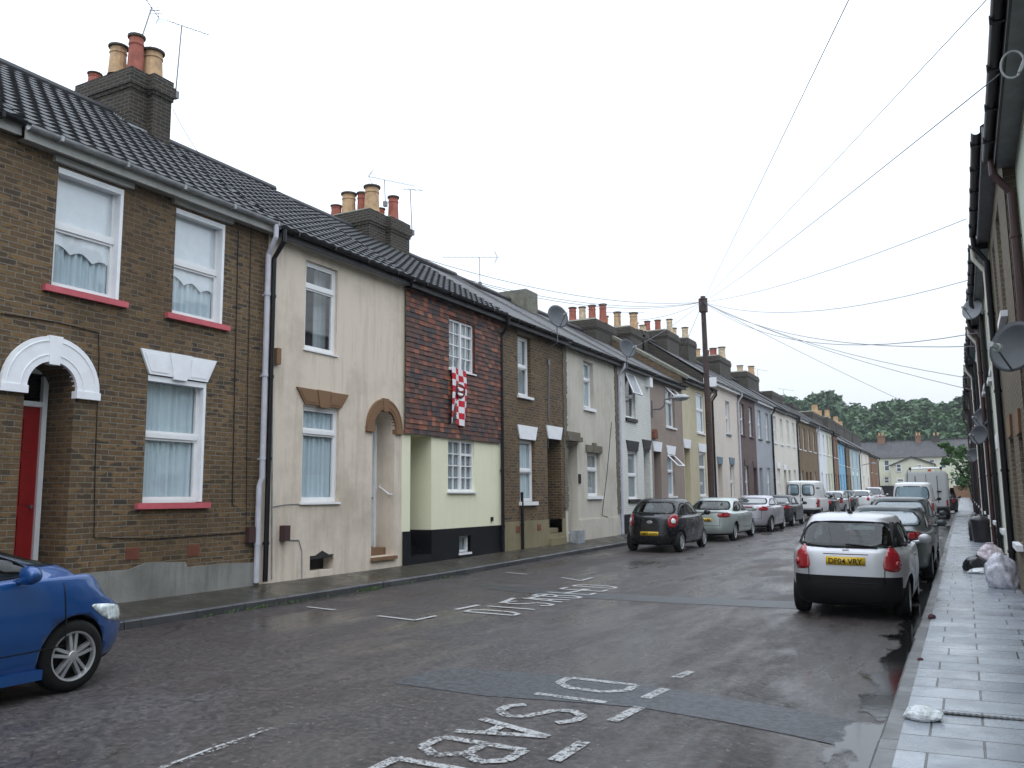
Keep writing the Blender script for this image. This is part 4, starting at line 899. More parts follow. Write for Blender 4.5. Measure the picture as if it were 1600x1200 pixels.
for q in ((1401, 1408, 725, 737), (1434, 1440, 726, 732), (1402, 1412, 748, 756)):
    A_ = onY(q[0], q[3], YW); C_ = onY(q[1], q[2], YW); endwin(h2, (A_[0], C_[0], A_[1], C_[1]), YW-.14)
b = MB(); a = onY(1374, 770, 136); c_ = onY(1393, 770, 136); b.box(a[0]-.8, c_[0]+.4, 136, 136.12, 1.0, onY(1385, 759, 136)[1])
for k in range(12): xx = a[0]-.7+k*.4; b.box(xx, xx+.06, 135.95, 136, 1.0, onY(1385, 758, 136)[1])
tag(b.build('board_fence', M['blackp']), 'black board fence at the far end of the road', 'fence')
b = MB(); a = onY(1490, 770, 139.5); b.box(a[0], a[0]+4, 139.5, 139.8, .9, onY(1500, 760, 139.5)[1]); b.box(a[0]-.05, a[0]+4, 139.45, 139.85, onY(1500, 760, 139.5)[1], onY(1500, 759, 139.5)[1])
tag(b.build('brick_wall', M['brick_orange']), 'low orange brick wall at the far right end of the pavement', 'wall')
# ---------------------------------------------------------------- right-hand terrace (seen along its face)
RG = 'terraced houses along the right side'
M['tanbrick'] = brick('tan brick', (.16, .125, .08), (.11, .085, .055), (.12, .08, .055), (.25, .22, .17), grime=.25)
M['greenwhite'] = render_mat('pale green white render', (.55, .60, .50), .2)
M['soffit_grey'] = plain('grey painted soffit', (.16, .165, .18), .5, var=.3)
rh = [(-5.0, 12.2, .86, 6.0, 'greenwhite', 'near pale house at the right edge, only its black gutter and soffit showing'),
      (12.2, 17.4, .72, 6.42, 'tanbrick', 'tan brick house at the right edge just behind the big satellite dish'),
      (17.4, 22.2, .70, 6.30, 'greenwhite', 'pale green white house on the right behind the clear and pink rubbish sacks'),
      (22.2, 26.6, .69, 6.50, 'tanbrick', 'tan brick house on the right before the black dustbin'),
      (26.6, 31.0, .67, 6.38, 'offwhite', 'off white house on the right behind the black dustbin'),
      (31.0, 35.5, .65, 6.6, 'paleblue', 'pale blue grey house on the right past the black bin'),
      (35.5, 40.5, .62, 6.5, 'brick', 'brown brick house on the right in the middle distance'),
      (40.5, 45.5, .60, 6.7, 'offwhite', 'off white house on the right in the middle distance'),
      (45.5, 51.0, .58, 6.6, 'brick_purple', 'purple brick house on the right in the middle distance'),
      (51.0, 57.0, .56, 6.8, 'cream', 'cream house on the right, nearer the green bush'),
      (57.0, 64.0, .56, 6.7, 'brick', 'brown brick house on the right just before the green bush')]
for i, (y0, y1, X_, ez, mt, lb) in enumerate(rh):
    h = empty('terraced_house', (X_, y0, .1+lvl(y0)), lb, 'house', RG)
    wd = 1.0; zb_ = .12+lvl((y0+y1)/2); W_ = y1-y0; up_ = (y0+W_*.3, y0+W_*.3+wd, ez-2.1, ez-.5, .1, False)
    ups = [up_] if i < 1 else [up_, (y0+W_*.68, y0+W_*.68+wd*.8, ez-2.1, ez-.5, .1, False)]
    gw = (y0+W_*.55, y0+W_*.55+1.1, zb_+.85, zb_+2.5, .1, False); dr = (y0+W_*.14, y0+W_*.14+.85, zb_+.12, zb_+2.4, .5, False)
    house_shell(h, y0, y1, zb_, ez, ez+2.7, mt, ups+[gw, dr], 'slate', X=X_, s=-1, overhang=.20 if i else .24, soffit='soffit_grey' if i < 3 else 'gutter_black', fascia='gutter_black' if i != 1 else 'soffit_grey')
    for o_ in ups+[gw]: window(h, X_, *o_[:4], s=-1, d=.08, cur=rnd_c.choice(['net', 'lace', 'beige']), sill='white' if i % 2 else 'pvc', sillo=.09, sillh=.09)
    for o_ in [gw, dr]:
        lintel(h, X_, o_[0], o_[1], o_[3]+.01, o_[3]+.32, .12, 'white' if i % 2 == 0 else 'brownst', s=-1, key=False)
    door(h, X_, dr[0], dr[1], dr[2], dr[3], .45, ['darkdoor', 'bluest', 'reddoor', 'whitedoor'][i % 4], s=-1)
    downpipe(h, X_, y1-.12, zb_, ez, 'gutter_black' if i % 3 else 'meter', s=-1, r=.05, kink=False, over=.2)
    if i in (2, 4, 6): downpipe(h, X_, y0+.25, zb_, ez, 'offwhite', s=-1, r=.04, kink=False, over=.2, name='soil_pipe')
    if i in (1, 3, 5, 8): chimney(h, y1-.5, y1+.5, X_+3.0, X_+4.6, ez+1.2, ez+3.5, [(X_+3.4, y1, .14, .6, 'red'), (X_+4.1, y1, .14, .6, 'buff')])
b = MB(); b.box(.60, .78, 64.2, 136, .9, 2.9); b.box(.56, .82, 64.2, 136, 2.9, 2.98)
tag(b.build('garden_wall', M['tanbrick']), 'long tan brick garden wall running beyond the last house on the right', 'wall')
# ---------------------------------------------------------------- satellite dishes, lamp, aerials
def dish(loc, r, aim, wall, label, mt='dish', group='satellite dishes', post=None):
    t_ = empty('satellite_dish', loc, label, 'satellite dish', group)
    a = Vector(aim).normalized(); u = a.cross(Vector((0, 0, 1))).normalized(); v = u.cross(a); c = Vector(loc)
    b = MB(); n = 28; rings = 6; base = len(b.v)
    for off in (0, -.012):
        for k in range(rings+1):
            q = k/rings; d = -.16*r*(1-q*q)*1.4+off
            for j in range(n):
                th = 2*math.pi*j/n; b.v.append(tuple(c+u*(r*q*math.cos(th))*.93+v*(r*q*math.sin(th))+a*d))
    S_ = (rings+1)*n
    for k in range(rings):
        for j in range(n):
            i0, i1 = k*n+j, k*n+(j+1) % n
            b.f.append((i0, i1, i1+n, i0+n)); b.m.append(0); b.f.append((S_+i0, S_+i0+n, S_+i1+n, S_+i1)); b.m.append(0)
    for j in range(n):
        i0, i1 = rings*n+j, rings*n+(j+1) % n; b.f.append((i0, i1, S_+i1, S_+i0)); b.m.append(0)
    b.build('reflector', M[mt], t_, smooth=True, fixn=False)
    b = MB(); f = c+a*r*1.15-v*r*.35; b.tube([c-v*r*.95-a*.02, f-a*.03], .011, 6); b.build('feed_arm', M[mt], t_)
    b = MB(); b.tube([f-a*.06, f+a*.04], .03, 10); b.tube([f-a*.1, f-a*.06], .045, 10); b.build('receiver', M['gutter_grey'], t_)
    b = MB(); w_ = Vector(wall); back = c-a*r*.3
    p = [back, back-v*r*.5, w_+Vector((0, 0, 0))] if not post else [back]+[Vector(q) for q in post]
    b.tube(p, .018, 6); b.box(w_.x-.03, w_.x+.03, w_.y-.06, w_.y+.06, w_.z-.08, w_.z+.08); b.build('bracket', M['metal'], t_)
    return t_
y_, z_ = onX(872, 494, -10.0); dish((-10.0, y_, z_), .36, (.75, -.5, .25), (-10.38, y_+.1, z_-1.3), 'dark grey dish above the gutter between the brown brick and grey rendered houses', post=[(-10.05, y_+.05, z_-.75), (-10.3, y_, z_-.9)])
y_, z_ = onX(981, 544, -10.0); dish((-10.0, y_, z_), .36, (.75, -.5, .25), (-10.38, y_+.1, z_-1.2), 'dark grey dish on a post above the white painted brick house', post=[(-10.05, y_+.05, z_-.7), (-10.3, y_, z_-.9)])
def rdish(px, py, Y, r, lb, mt='dish', aim=(-.55, -.8, .25), wx=None):
    x_, z_ = onY(px, py, Y); wx = wx or .7; dish((x_, Y, z_), r, aim, (wx, Y+.1, z_-.15), lb, mt)
rdish(1583, 541, 10.4, .285, 'largest grey dish, cut by the right edge of the photo', 'dish', wx=.86)
rdish(1519, 482, 22.0, .27, 'grey dish on the gutter line against the sky on the right', 'dish_pale')
rdish(1533, 652, 26.5, .27, 'dark dish, upper of the close pair on the right wall'); rdish(1529, 679, 25.0, .27, 'dark dish, lower of the close pair on the right wall'); rdish(1520, 711, 38.0, .29, 'small dark dish below the pair, above the green bush')
def aerial(base, top, yaw, L, label, n=9, tilt=0, refl=True, cat='aerial'):
    t_ = empty('tv_aerial', base, label, 'tv aerial', 'tv aerials on the chimneys')
    b = MB(); b.tube([base, top], .014, 6); b.box(base[0]-.05, base[0]+.05, base[1]-.05, base[1]+.05, base[2]-.05, base[2]+.1); b.build('mast', M['metal'], t_)
    d = Vector((math.cos(yaw)*math.cos(tilt), math.sin(yaw)*math.cos(tilt), math.sin(tilt))); s_ = d.cross(Vector((0, 0, 1))).normalized(); T = Vector(top); uu = s_.cross(d)
    b = MB(); b.tube([T-d*L*.35, T+d*L*.65], .009, 4)
    for k in range(n): q = T+d*(L*(-.2+.85*k/(n-1))); b.tube([q-s_*.13, q+s_*.13], .005, 4)
    if refl:
        for sg in (1, -1):
            for k in range(4): q = T-d*L*.32+uu*sg*(.04+.05*k)-d*(-.03*k); b.tube([q-s_*.18, q+s_*.18], .005, 4)
            b.tube([T-d*L*.32, T-d*L*.32+uu*sg*.22+d*.09], .006, 4)
    b.build('boom', M['metal'], t_)
def P_(px, py, X): y, z = onX(px, py, X); return (X, y, z)
aerial(P_(205, 108, -14.0), P_(237, 12, -14.0), R(-65), 1.0, 'leaning aerial on the nearest chimney, cut by the top edge', tilt=.1)
aerial(P_(274, 150, -13.5), P_(284, 40, -13.5), R(80), .95, 'upright aerial on the right side of the nearest chimney', tilt=.12, refl=False)
aerial(P_(602, 320, -14.3), P_(601, 281, -14.3), R(60), 1.5, 'long aerial above the buff pots of the second chimney')
aerial(P_(644, 365, -13.5), P_(641, 296, -13.5), R(85), .9, 'short aerial on a bent mast right of the second chimney', tilt=.25, n=4, refl=False)
aerial(P_(750, 445, -14.8), P_(749, 402, -14.8), R(-150), 2.0, 'wide aerial rising behind the ridge of the tile hung house')
aerial(P_(1184, 600, -13.6), P_(1184, 577, -13.6), R(70), 2.2, 'distant aerial beside a chimney past the wooden pole', n=4, refl=False)
aerial(P_(1224, 640, -13.6), P_(1224, 608, -13.6), R(70), 2.6, 'farthest aerial on the left roofs near the trees', n=4, refl=False)
aerial(P_(968, 515, -14.3), P_(967, 488, -14.3), R(30), 1.9, 'low flat aerial between the buff chimney pots', n=5, refl=False)
# wall lamp
y_, z_ = onX(1018, 640, FL); t_ = empty('street_lamp', (FL, y_, z_), 'grey street lamp on a curved bracket fixed to the pebbledash house', 'street lamp')
ye, ze_ = y_-.0, z_
b = MB(); b.tube([(FL, y_, z_), (FL+.35, y_, z_), (FL+.5, y_, z_+.12), (FL+.55, y_, z_+.35), (FL+.9, y_, z_+.42)], .03, 8); b.tube([(FL+.02, y_, z_-.3), (FL+.02, y_, z_+.35)], .035, 8); b.build('bracket', M['metal'], t_)
b = MB(); b.lathe((FL+1.15, y_, z_+.36), [(.001, .16), (.12, .15), (.22, .07), (.25, 0), (.22, -.01)], 16); b.v = [((x-(FL+1.15))*1.5+FL+1.15, y, z) for x, y, z in b.v]; b.build('lamp_head', M['gutter_grey'], t_, smooth=True)
b = MB(); b.lathe((FL+1.15, y_, z_+.35), [(.2, 0), (.17, -.06), (.001, -.1)], 16); b.v = [((x-(FL+1.15))*1.5+FL+1.15, y, z) for x, y, z in b.v]; b.build('lamp_glass', M['lead'], t_, smooth=True)
# far wall lamp
y_, z_ = onX(1346, 727, FL); t_ = empty('street_lamp', (FL, y_, z_), 'tiny distant wall lamp over the far cream house', 'street lamp')
b = MB(); b.tube([(FL, y_, z_), (FL+1.0, y_, z_+.2)], .04, 6); b.build('bracket', M['metal'], t_); b = MB(); b.lathe((FL+1.3, y_, z_+.15), [(.001, .15), (.3, .1), (.35, 0), (.001, -.1)], 10); b.build('lamp_head', M['metal'], t_)
# ---------------------------------------------------------------- pole and wires
PX = -9.75; py0 = Yof(1112, 760, PX); ztop = Zof(1098, 463, PX); ytop = Yof(1098, 463, PX)
t_ = empty('telegraph_pole', (PX, py0, .3+lvl(py0)), 'tall dark creosoted telegraph pole standing between parked cars and the yellow house', 'telegraph pole')
b = MB(); Pb, Pt = Vector((PX, py0, .2)), Vector((PX, ytop, ztop)); b.tube([Pb, Pb.lerp(Pt, .5), Pt], [.155, .13, .105], 14); b.build('pole', M['woodpole'], t_)
b = MB(); c_ = Pb.lerp(Pt, .955); b.box(c_.x-.16, c_.x+.16, c_.y-.16, c_.y+.16, c_.z-.25, c_.z+.3); b.tube([c_+Vector((0, 0, .3)), c_+Vector((0, 0, .36))], .2, 12); b.build('junction_box', M['woodpole'], t_)
b = MB()
for k in range(9):
    c_ = Pb.lerp(Pt, .45+.055*k); sg = 1 if k % 2 else -1; b.tube([c_, c_+Vector((.02, .30*sg, 0))], .012, 5)
b.build('step_bolt', M['metal'], t_)
b = MB(); b.tube([(PX+.13, py0-.05, .3), (PX+.12, py0-.05, 3.2)], .025, 6); b.build('cable_guard', M['gutter_grey'], t_)
TOP = Pb.lerp(Pt, .975)
def wire(a, c, sag=.25, r=.009, label=None):
    a, c = Vector(a), Vector(c); pts = []
    for k in range(17):
        q = k/16; p = a.lerp(c, q); p.z -= sag*4*q*(1-q); pts.append(p)
    b = MB(); b.tube(pts, r*.8, 4); o = b.build('overhead_wire', M['wire'])
    tag(o, label, 'wire', 'overhead wires fanning out from the pole'); return o
def toX(px, py, X): y, z = onX(px, py, X); return (X, y, z)
def behind(px, py, X=.45, z=5.9):
    d = ray(px, py); best = None
    for k in range(1, 400):                         # a far end over the right eaves, in line with the wire as it leaves the frame
        t = k*.1; Q = Vector((0, 0, EYE))+d*t; dr_ = Q-TOP
        if dr_.x <= 0: continue
        s_ = (X-TOP.x)/dr_.x; P = TOP+dr_*s_
        if s_ < 1: continue
        e_ = abs(P.z-z)
        if best is None or e_ < best[0]: best = (e_, P)
    return tuple(best[1])
wire(TOP, behind(1326, 0), 0, .0075, 'steepest wire, leaving the pole for the top of the frame'); wire(TOP, behind(1541, 0), 0, .0075, 'second wire from the pole to the top right corner')
wire(TOP, toX(1562, 116, .5), .12, .008, 'wire from the pole ending at the cable loop under the right gutter'); wire(TOP, toX(1510, 342, .38), .25, .009, 'wire from the pole sagging to the second right gutter'); wire(TOP, toX(1512, 438, .40), .6, .010, 'wire from the pole to the right gutter just above the pale dish')
for (px, py, sg, lb) in ((1528, 520, .9, 'upper of the long flat wires reaching the right houses'), (1528, 541, .6, 'lower of the long flat wires reaching the right houses'), (1522, 592, .4, 'sloping wire to the right houses above the trees'), (1522, 610, .3, 'lowest sloping wire to the right houses above the trees')):
    wire(TOP, toX(px, py, .47), sg, .011, lb)
wire(TOP, toX(1440, 640, -1.5), .1, .012, 'faint wire running on above the trees to the far end')
wire(TOP, toX(655, 402, -13.4), .5, .012, 'highest wire from the pole back to the second chimney'); wire(TOP, toX(705, 430, -12.8), .5, .011, 'wire from the pole to the roof of the tile hung house'); wire(TOP, toX(745, 443, -12.6), .5, .011, 'wire from the pole to the roof behind the wide aerial')
wire(TOP, toX(1000, 500, -13.0), .15, .011, 'short wire from the pole to the buff chimney pots'); wire(TOP, toX(1060, 560, -11.0), .05, .011, 'short steep wire from the pole to the yellow house roof'); wire(TOP, toX(985, 545, -10.2), .15, .011, 'short wire from the pole to the dish above the white brick house')
wire(toX(270, 170, -13.5), toX(318, 250, -14.0), .05, .008, 'thin wire hanging from the nearest chimney to the ridge')
t_ = MB(); yl, zl = onX(1582, 98, .62); pts = [(.62+.085*math.cos(a), yl+.05*math.sin(a*.5), zl+.12*math.sin(a)) for a in [k*math.pi/8-1.2 for k in range(17)]]
t_.tube(pts+[(.74, yl+.1, zl+.12)], .010, 6); tag(t_.build('cable_loop', M['gutter_grey']), 'grey cable looped under the gutter at the top right', 'cable')
# ---------------------------------------------------------------- wood on the hill behind
def leafmat(name, c1, c2):
    m, t, b = nodes(name); pos = vec(t); n = noise(t, pos, .22, 4, .6)
    g = t.nodes.new('ShaderNodeNewGeometry'); c = mix(t, mapr(t, n, .35, .65, 0, 1), c1, c2); c = mix(t, .35, c, mixgray(t, noise(t, pos, 1.2, 2), .5, 1.4), 'MULTIPLY')
    t.links.new(c, b.inputs['Base Color']); b.inputs['Roughness'].default_value = .6; return m
M['leaf'] = leafmat('summer leaves', (.022, .060, .020), (.050, .112, .034)); M['bush'] = leafmat('bright leaves', (.05, .12, .03), (.09, .20, .05))
sky_pts = [(1236, 640), (1250, 628), (1262, 619), (1278, 617), (1296, 620), (1312, 625), (1330, 632), (1345, 637), (1358, 641), (1374, 640), (1388, 632), (1404, 626), (1422, 624), (1440, 629), (1458, 633), (1474, 631), (1492, 628), (1512, 628), (1534, 630), (1560, 634)]
b = MB(); rnd = random.Random(5)
def crown(b, c, rx, rz, n, ls):
    lobes = [(Vector((rnd.gauss(0, .42)*rx, rnd.gauss(0, .35)*rx, rnd.uniform(-.45, .62)*rz)), rnd.uniform(.35, .6)) for _ in range(9)]
    for _ in range(n):
        lo, lr = rnd.choice(lobes); th, ph = rnd.uniform(0, 6.283), math.acos(rnd.uniform(-.5, 1)); rr_ = rnd.uniform(.8, 1.05)
        p = c+lo+Vector((math.sin(ph)*math.cos(th)*rx*lr, math.sin(ph)*math.sin(th)*rx*lr, math.cos(ph)*rz*lr))*rr_
        a = Vector((rnd.gauss(0, 1), rnd.gauss(0, 1), rnd.gauss(0, .5))).normalized(); q = a.cross(Vector((rnd.gauss(0, 1), rnd.gauss(0, 1), rnd.gauss(0, 1)))).normalized(); s_ = ls*rnd.uniform(.6, 1.4)
        b.face([p-a*s_, p-q*s_*.6, p+a*s_, p+q*s_*.6])
for i, (px, py) in enumerate(sky_pts):
    Yt = 195+rnd.uniform(-8, 8); x_, z_ = onY(px, py, Yt); rz = rnd.uniform(5.5, 7)
    crown(b, Vector((x_, Yt, z_-rz*.95)), 5.6, rz, 2600, .55)
for row, (Yt, dy) in enumerate(((185, 22), (176, 42), (168, 58))):
    for k in range(17):
        px = 1240+k*21+rnd.uniform(-6, 6); base_ = min(sky_pts, key=lambda p: abs(p[0]-px))[1]; x_, z_ = onY(px, base_+dy+rnd.uniform(-5, 6), Yt)
        crown(b, Vector((x_, Yt, z_-5)), 5.6, 6.5, 2000, .55)
tag(b.build('wood', M['leaf'], fixn=False), 'dense green wood on the rise behind the end terrace', 'wood', kind='stuff')
b = MB(); gx = [-80+8*k for k in range(20)]
for i in range(19):
    for (ya_, za_, yb_, zb_) in ((158, 1, 176, 7), (176, 7, 200, 12), (200, 12, 230, 13), (230, 13, 320, 10)):
        hh = lambda x_, z_: z_*(1+.12*math.sin(x_*.11))
        b.face([(gx[i], ya_, hh(gx[i], za_)), (gx[i+1], ya_, hh(gx[i+1], za_)), (gx[i+1], yb_, hh(gx[i+1], zb_)), (gx[i], yb_, hh(gx[i], zb_))])
tag(b.build('hill', M['soil'], fixn=False), kind='structure')
# bush leaning over the far right pavement
t_ = empty('bush', (.45, 66, .5), 'bright green bush arching over the far right pavement', 'bush')
b = MB()
for k in range(7): b.tube([(.55, 65.5+.3*k, .6), (.3, 65+.4*k, 2.4), (-.2-.12*k, 64+.3*k, 3.6+.15*k)], [.04, .03, .01], 5)
b.build('stem', M['woodpole'], t_)
b = MB(); 
for (cx, cy, cz_, r_) in ((.3, 65, 3.4, 1.0), (.1, 66, 4.3, .8), (.4, 64.6, 2.2, .9), (-.6, 66, 4.6, .55), (.35, 67, 3.0, 1.0), (-.9, 65.6, 3.9, .35), (-1.0, 65, 4.9, .3)): crown(b, Vector((cx, cy, cz_)), r_, r_, 520, .09)
b.build('foliage', M['bush'], t_, fixn=False)
# ---------------------------------------------------------------- flag, sacks, bin, litter
def flag():
    ya, yb = Yof(698, 620), Yof(725, 620); zt_, zb_ = Zof(710, 575), Zof(710, 664)
    t_ = empty('flag', (FL+.14, ya, zt_), 'red and white checkered banner with a dark crest hanging from the tile hung house window', 'flag')
    m, t, bb = nodes('red white check'); c = t.nodes.new('ShaderNodeTexCoord'); ck = t.nodes.new('ShaderNodeTexChecker'); ck.inputs['Scale'].default_value = 1
    mp = t.nodes.new('ShaderNodeMapping'); t.links.new(c.outputs['UV'], mp.inputs[0]); t.links.new(mp.outputs[0], ck.inputs[0]); ck.inputs['Color1'].default_value = (.50, .012, .03, 1); ck.inputs['Color2'].default_value = (.72, .70, .72, 1)
    t.links.new(ck.outputs[0], bb.inputs['Base Color']); bb.inputs['Roughness'].default_value = .85
    nu, nv = 24, 30; b = MB(); uv = []
    def pt(u, v):
        wd = (yb-ya)*(.82+.22*v); yy = ya+.02+wd*u+.03*math.sin(v*5); x_ = FL+.12+.05*math.sin(u*9+v*2)*(.4+v)*.8-.03*v
        return (x_, yy, zt_+(zb_-zt_)*v-.06*u*(1-v)+.02*math.sin(u*7)*v)
    for i in range(nu):
        for j in range(nv): b.face([pt(i/nu, j/nv), pt((i+1)/nu, j/nv), pt((i+1)/nu, (j+1)/nv), pt(i/nu, (j+1)/nv)]); uv += [(i/nu, j/nv), ((i+1)/nu, j/nv), ((i+1)/nu, (j+1)/nv), (i/nu, (j+1)/nv)]
    o = b.build('cloth', m, t_, smooth=False, fixn=False); ul = o.data.uv_layers.new(name='uv')
    for k, q in enumerate(uv): ul.data[k].uv = (q[0]*4, q[1]*9)
    b = MB()
    def sh(cu, cv, ru, rv, off, mi, pts=14, a0=0):
        b.mi = mi; P = []
        for k in range(pts): a = 2*math.pi*k/pts; u, v = cu+ru*math.cos(a), cv+rv*math.sin(a)+(.25*rv*abs(math.cos(a)) if v_sh else 0)*-1; p = pt(u, v); P.append((p[0]+off, p[1], p[2]))
        c0 = pt(cu, cv); c0 = (c0[0]+off, c0[1], c0[2])
        for k in range(pts): b.face([c0, P[k], P[(k+1) % pts]])
    v_sh = True
    sh(.5, .40, .26, .13, .02, 0); sh(.5, .40, .21, .11, .026, 2); sh(.5, .36, .16, .03, .032, 1); sh(.5, .42, .15, .022, .032, 0); sh(.5, .45, .13, .025, .036, 1)
    b.build('crest', [M['blackp'], M['white'], M['reddoor']], t_, fixn=False)
flag()
M['sack_clear'] = plain('clear plastic sack', (.46, .45, .50), .25, var=.9, vs=7, bst=.6); M['sack_white'] = plain('pinkish white sack', (.55, .46, .50), .3, var=.8, vs=6, bst=.6); M['sack_black'] = plain('black plastic sack', (.02, .018, .022), .28, var=.5, bst=.5)
M['litter'] = plain('white crumpled plastic', (.62, .64, .66), .3, var=.5, vs=9, bst=.6); M['rag'] = plain('maroon rag', (.05, .008, .015), .7, var=.4)
def sack(loc, sx_, sy_, sz_, mat, label, name='rubbish_sack', cat='rubbish sack', seed=1, tie=True, group=None, rot=0):
    rn = random.Random(seed); bm = bmesh.new(); bmesh.ops.create_icosphere(bm, subdivisions=5, radius=1)
    fr = [(Vector((rn.gauss(0, 1), rn.gauss(0, 1), rn.gauss(0, 1)))*rn.choice((2, 3.5, 6, 10)), rn.uniform(0, 6)) for _ in range(16)]
    for v in bm.verts:
        p = v.co.copy(); d = 0
        for f, ph in fr: d += (1-abs(math.sin(p.dot(f)+ph)))*.30/(f.length+1)
        p *= .82+d; 
        if p.z < -.45: p.z = -.45-(p.z+.45)*-.12
        v.co = Vector((p.x*sx_, p.y*sy_, (p.z+.5)*sz_*.72))
    me = bpy.data.meshes.new(name); bm.to_mesh(me); bm.free(); me.materials.append(M[mat]); me.polygons.foreach_set('use_smooth', [True]*len(me.polygons))
    o = bpy.data.objects.new(name, me); col.objects.link(o); o.location = loc; o.rotation_euler = (0, 0, rot); ORG[o] = Vector(loc)
    tag(o, label, cat, group)
    if tie:
        b = MB(); b.lathe((0, 0, sz_*.95), [(.04, -.1), (.025, 0), (.06, .07), (.08, .11), (.001, .1)], 10); k = b.build('knot', M[mat]); k.parent = o; k.location = (0, 0, 0)
    return o
def pv(px, py, z=.12):
    return onZ(px, py, z)
x_, y_ = pv(1578, 902); sack((.50, 17.3, .12), .27, .30, .50, 'sack_clear', 'clear grey rubbish sack against the wall, nearest of the sacks', seed=3, rot=.4)
sack((.40, 21.2, .15), .25, .30, .46, 'sack_white', 'pinkish white knotted rubbish sack behind the clear one', seed=8)
sack((.08, 20.6, .15), .20, .28, .28, 'sack_black', 'small black rubbish sack lying on the pavement', seed=5, tie=False)
sack((.22, 19.9, .14), .26, .22, .10, 'litter', 'flat white litter beside the small black sack', 'litter', 'litter', seed=9, tie=False)
x_, y_ = pv(1442, 1120, .12); sack((x_, y_, .105), .115, .10, .08, 'litter', 'crumpled white plastic bag on the near pavement slabs', 'plastic_bag', 'plastic bag', seed=12, tie=False, rot=.3)
x_, y_ = pv(1456, 966, .10); sack((x_, y_, .1), .045, .10, .05, 'rag', 'maroon rag on the kerb beside the silver hatchback', 'rag', 'rag', seed=14, tie=False)
x_, y_ = pv(1438, 1031, .10); sack((x_, y_, .1), .025, .03, .018, 'rag', 'tiny dark red scrap on the kerb nearer the camera', 'rag', 'rag', seed=15, tie=False)
# black bin with a domed lid against the wall
t_ = empty('dustbin', (.38, 30.5, .22), 'black round dustbin with domed lid against the right wall', 'bin')
b = MB(); b.lathe((.38, 30.5, .24), [(.001, 0), (.23, 0), (.25, .03), (.26, .3), (.275, .62), (.29, .64), (.29, .67)], 20); b.build('drum', M['sack_black'], t_, smooth=True)
b = MB(); b.lathe((.38, 30.5, .24), [(.30, .665), (.30, .70), (.27, .74), (.18, .80), (.001, .83)], 20); l_ = b.build('lid', M['sack_black'], t_, smooth=True)
b = MB(); b.tube([(.38, 30.42, 1.05), (.38, 30.44, 1.11), (.38, 30.56, 1.11), (.38, 30.58, 1.05)], .014, 6); b.build('handle', M['sack_black'], l_)
sack((.30, 31.2, .24), .24, .24, .75, 'sack_black', 'black rubbish sack standing behind the dustbin', seed=21)
# weeds along the left gutter
M['weed'] = leafmat('weeds', (.04, .08, .02), (.07, .13, .03)); b = MB()
for _ in range(260):
    y = rnd.choice((rnd.gauss(9.6, .5), rnd.uniform(9, 16), rnd.gauss(12.6, .15))); x = KL+rnd.uniform(.01, .06); z = ground(x, y); s_ = rnd.uniform(.01, .035); a = rnd.uniform(0, 6)
    b.face([(x, y, z), (x+s_*math.cos(a), y+s_*math.sin(a), z+s_*1.3), (x+s_*.3, y+s_*.5, z+s_*1.5)])
tag(b.build('gutter_weeds', M['weed'], fixn=False), 'small green weeds along the left kerb', 'weeds', kind='stuff')
M['drain'] = plain('cast iron', (.03, .03, .032), .45)
b = MB(); xd, yd = onZ(1500, 1117, .11)
b.box(xd-.28, .7, yd-.03, yd+.03, .111, .118)
k = -.26
while k < .95:
    b.box(xd+k, xd+k+.02, yd-.028, yd+.028, .118, .122); k += .04
tag(b.build('drain_channel', M['drain']), 'narrow iron drain cover strip across the near right pavement', 'drain cover')
# ---------------------------------------------------------------- vehicles
def paintm(name, c, metallic=.0, rough=.3, coat=.6):
    m, t, b = nodes(name); pos = vec(t)
    d = noise(t, pos, 260, 2); dn = mapr(t, d, .62, .7, 0, 1)      # beads of rain
    b.inputs['Base Color'].default_value = (*c, 1); b.inputs['Metallic'].default_value = metallic
    t.links.new(mapr(t, noise(t, pos, 5, 4), .35, .7, rough, rough+.15), b.inputs['Roughness']); b.inputs['Coat Weight'].default_value = coat; b.inputs['Coat Roughness'].default_value = .06
    bump(t, b, dn, .10, .002); return m
M['silver'] = paintm('silver metallic', (.46, .46, .48), .55, .32); M['blue'] = paintm('royal blue metallic', (.003, .058, .22), .25, .3, .8); M['blackcar'] = paintm('black paint', (.004, .004, .006), 0, .22, .25)
M['green_silver'] = paintm('greenish silver metallic', (.36, .40, .38), .55, .32); M['mauve_silver'] = paintm('mauve silver metallic', (.40, .38, .42), .55, .32); M['graphite'] = paintm('graphite metallic', (.022, .025, .030), .3, .3, .3)
M['dark_teal'] = paintm('dark grey green metallic', (.035, .045, .047), .3, .3, .3); M['vanwhite'] = paintm('grimy white van paint', (.60, .61, .62), 0, .4, .2); M['boxwhite'] = paintm('grey white box van', (.46, .48, .48), 0, .5, .1)
M['bumper'] = plain('black bumper plastic', (.004, .004, .0045), .6, spec=.2, var=.3, vs=14, bst=.1)
M['tyre'] = plain('tyre rubber', (.006, .006, .006), .8, spec=.25, var=.3, vs=20); M['alloy'] = plain('alloy rim', (.50, .50, .52), .3, metal=.7, var=.15); M['hubcap'] = plain('grey hub cap', (.36, .37, .39), .4, metal=.3, var=.2)
M['cglass'] = glass_mat('car glass', (.55, .66, .64), .55, .75, .02); M['cglass_solid'] = plain('dark car glass', (.035, .045, .05), .05, var=.3, coat=.5)
M['wetglass'] = plain('rain covered rear glass', (.19, .225, .25), .18, var=.4, vs=25, bst=.15); M['vanglass'] = plain('blue tinted van glass', (.17, .25, .29), .15, var=.2, vs=3)
m, t, b = nodes('red lamp lens'); b.inputs['Base Color'].default_value = (.26, .006, .012, 1); b.inputs['Roughness'].default_value = .12; b.inputs['Coat Weight'].default_value = .6; M['redlens'] = m
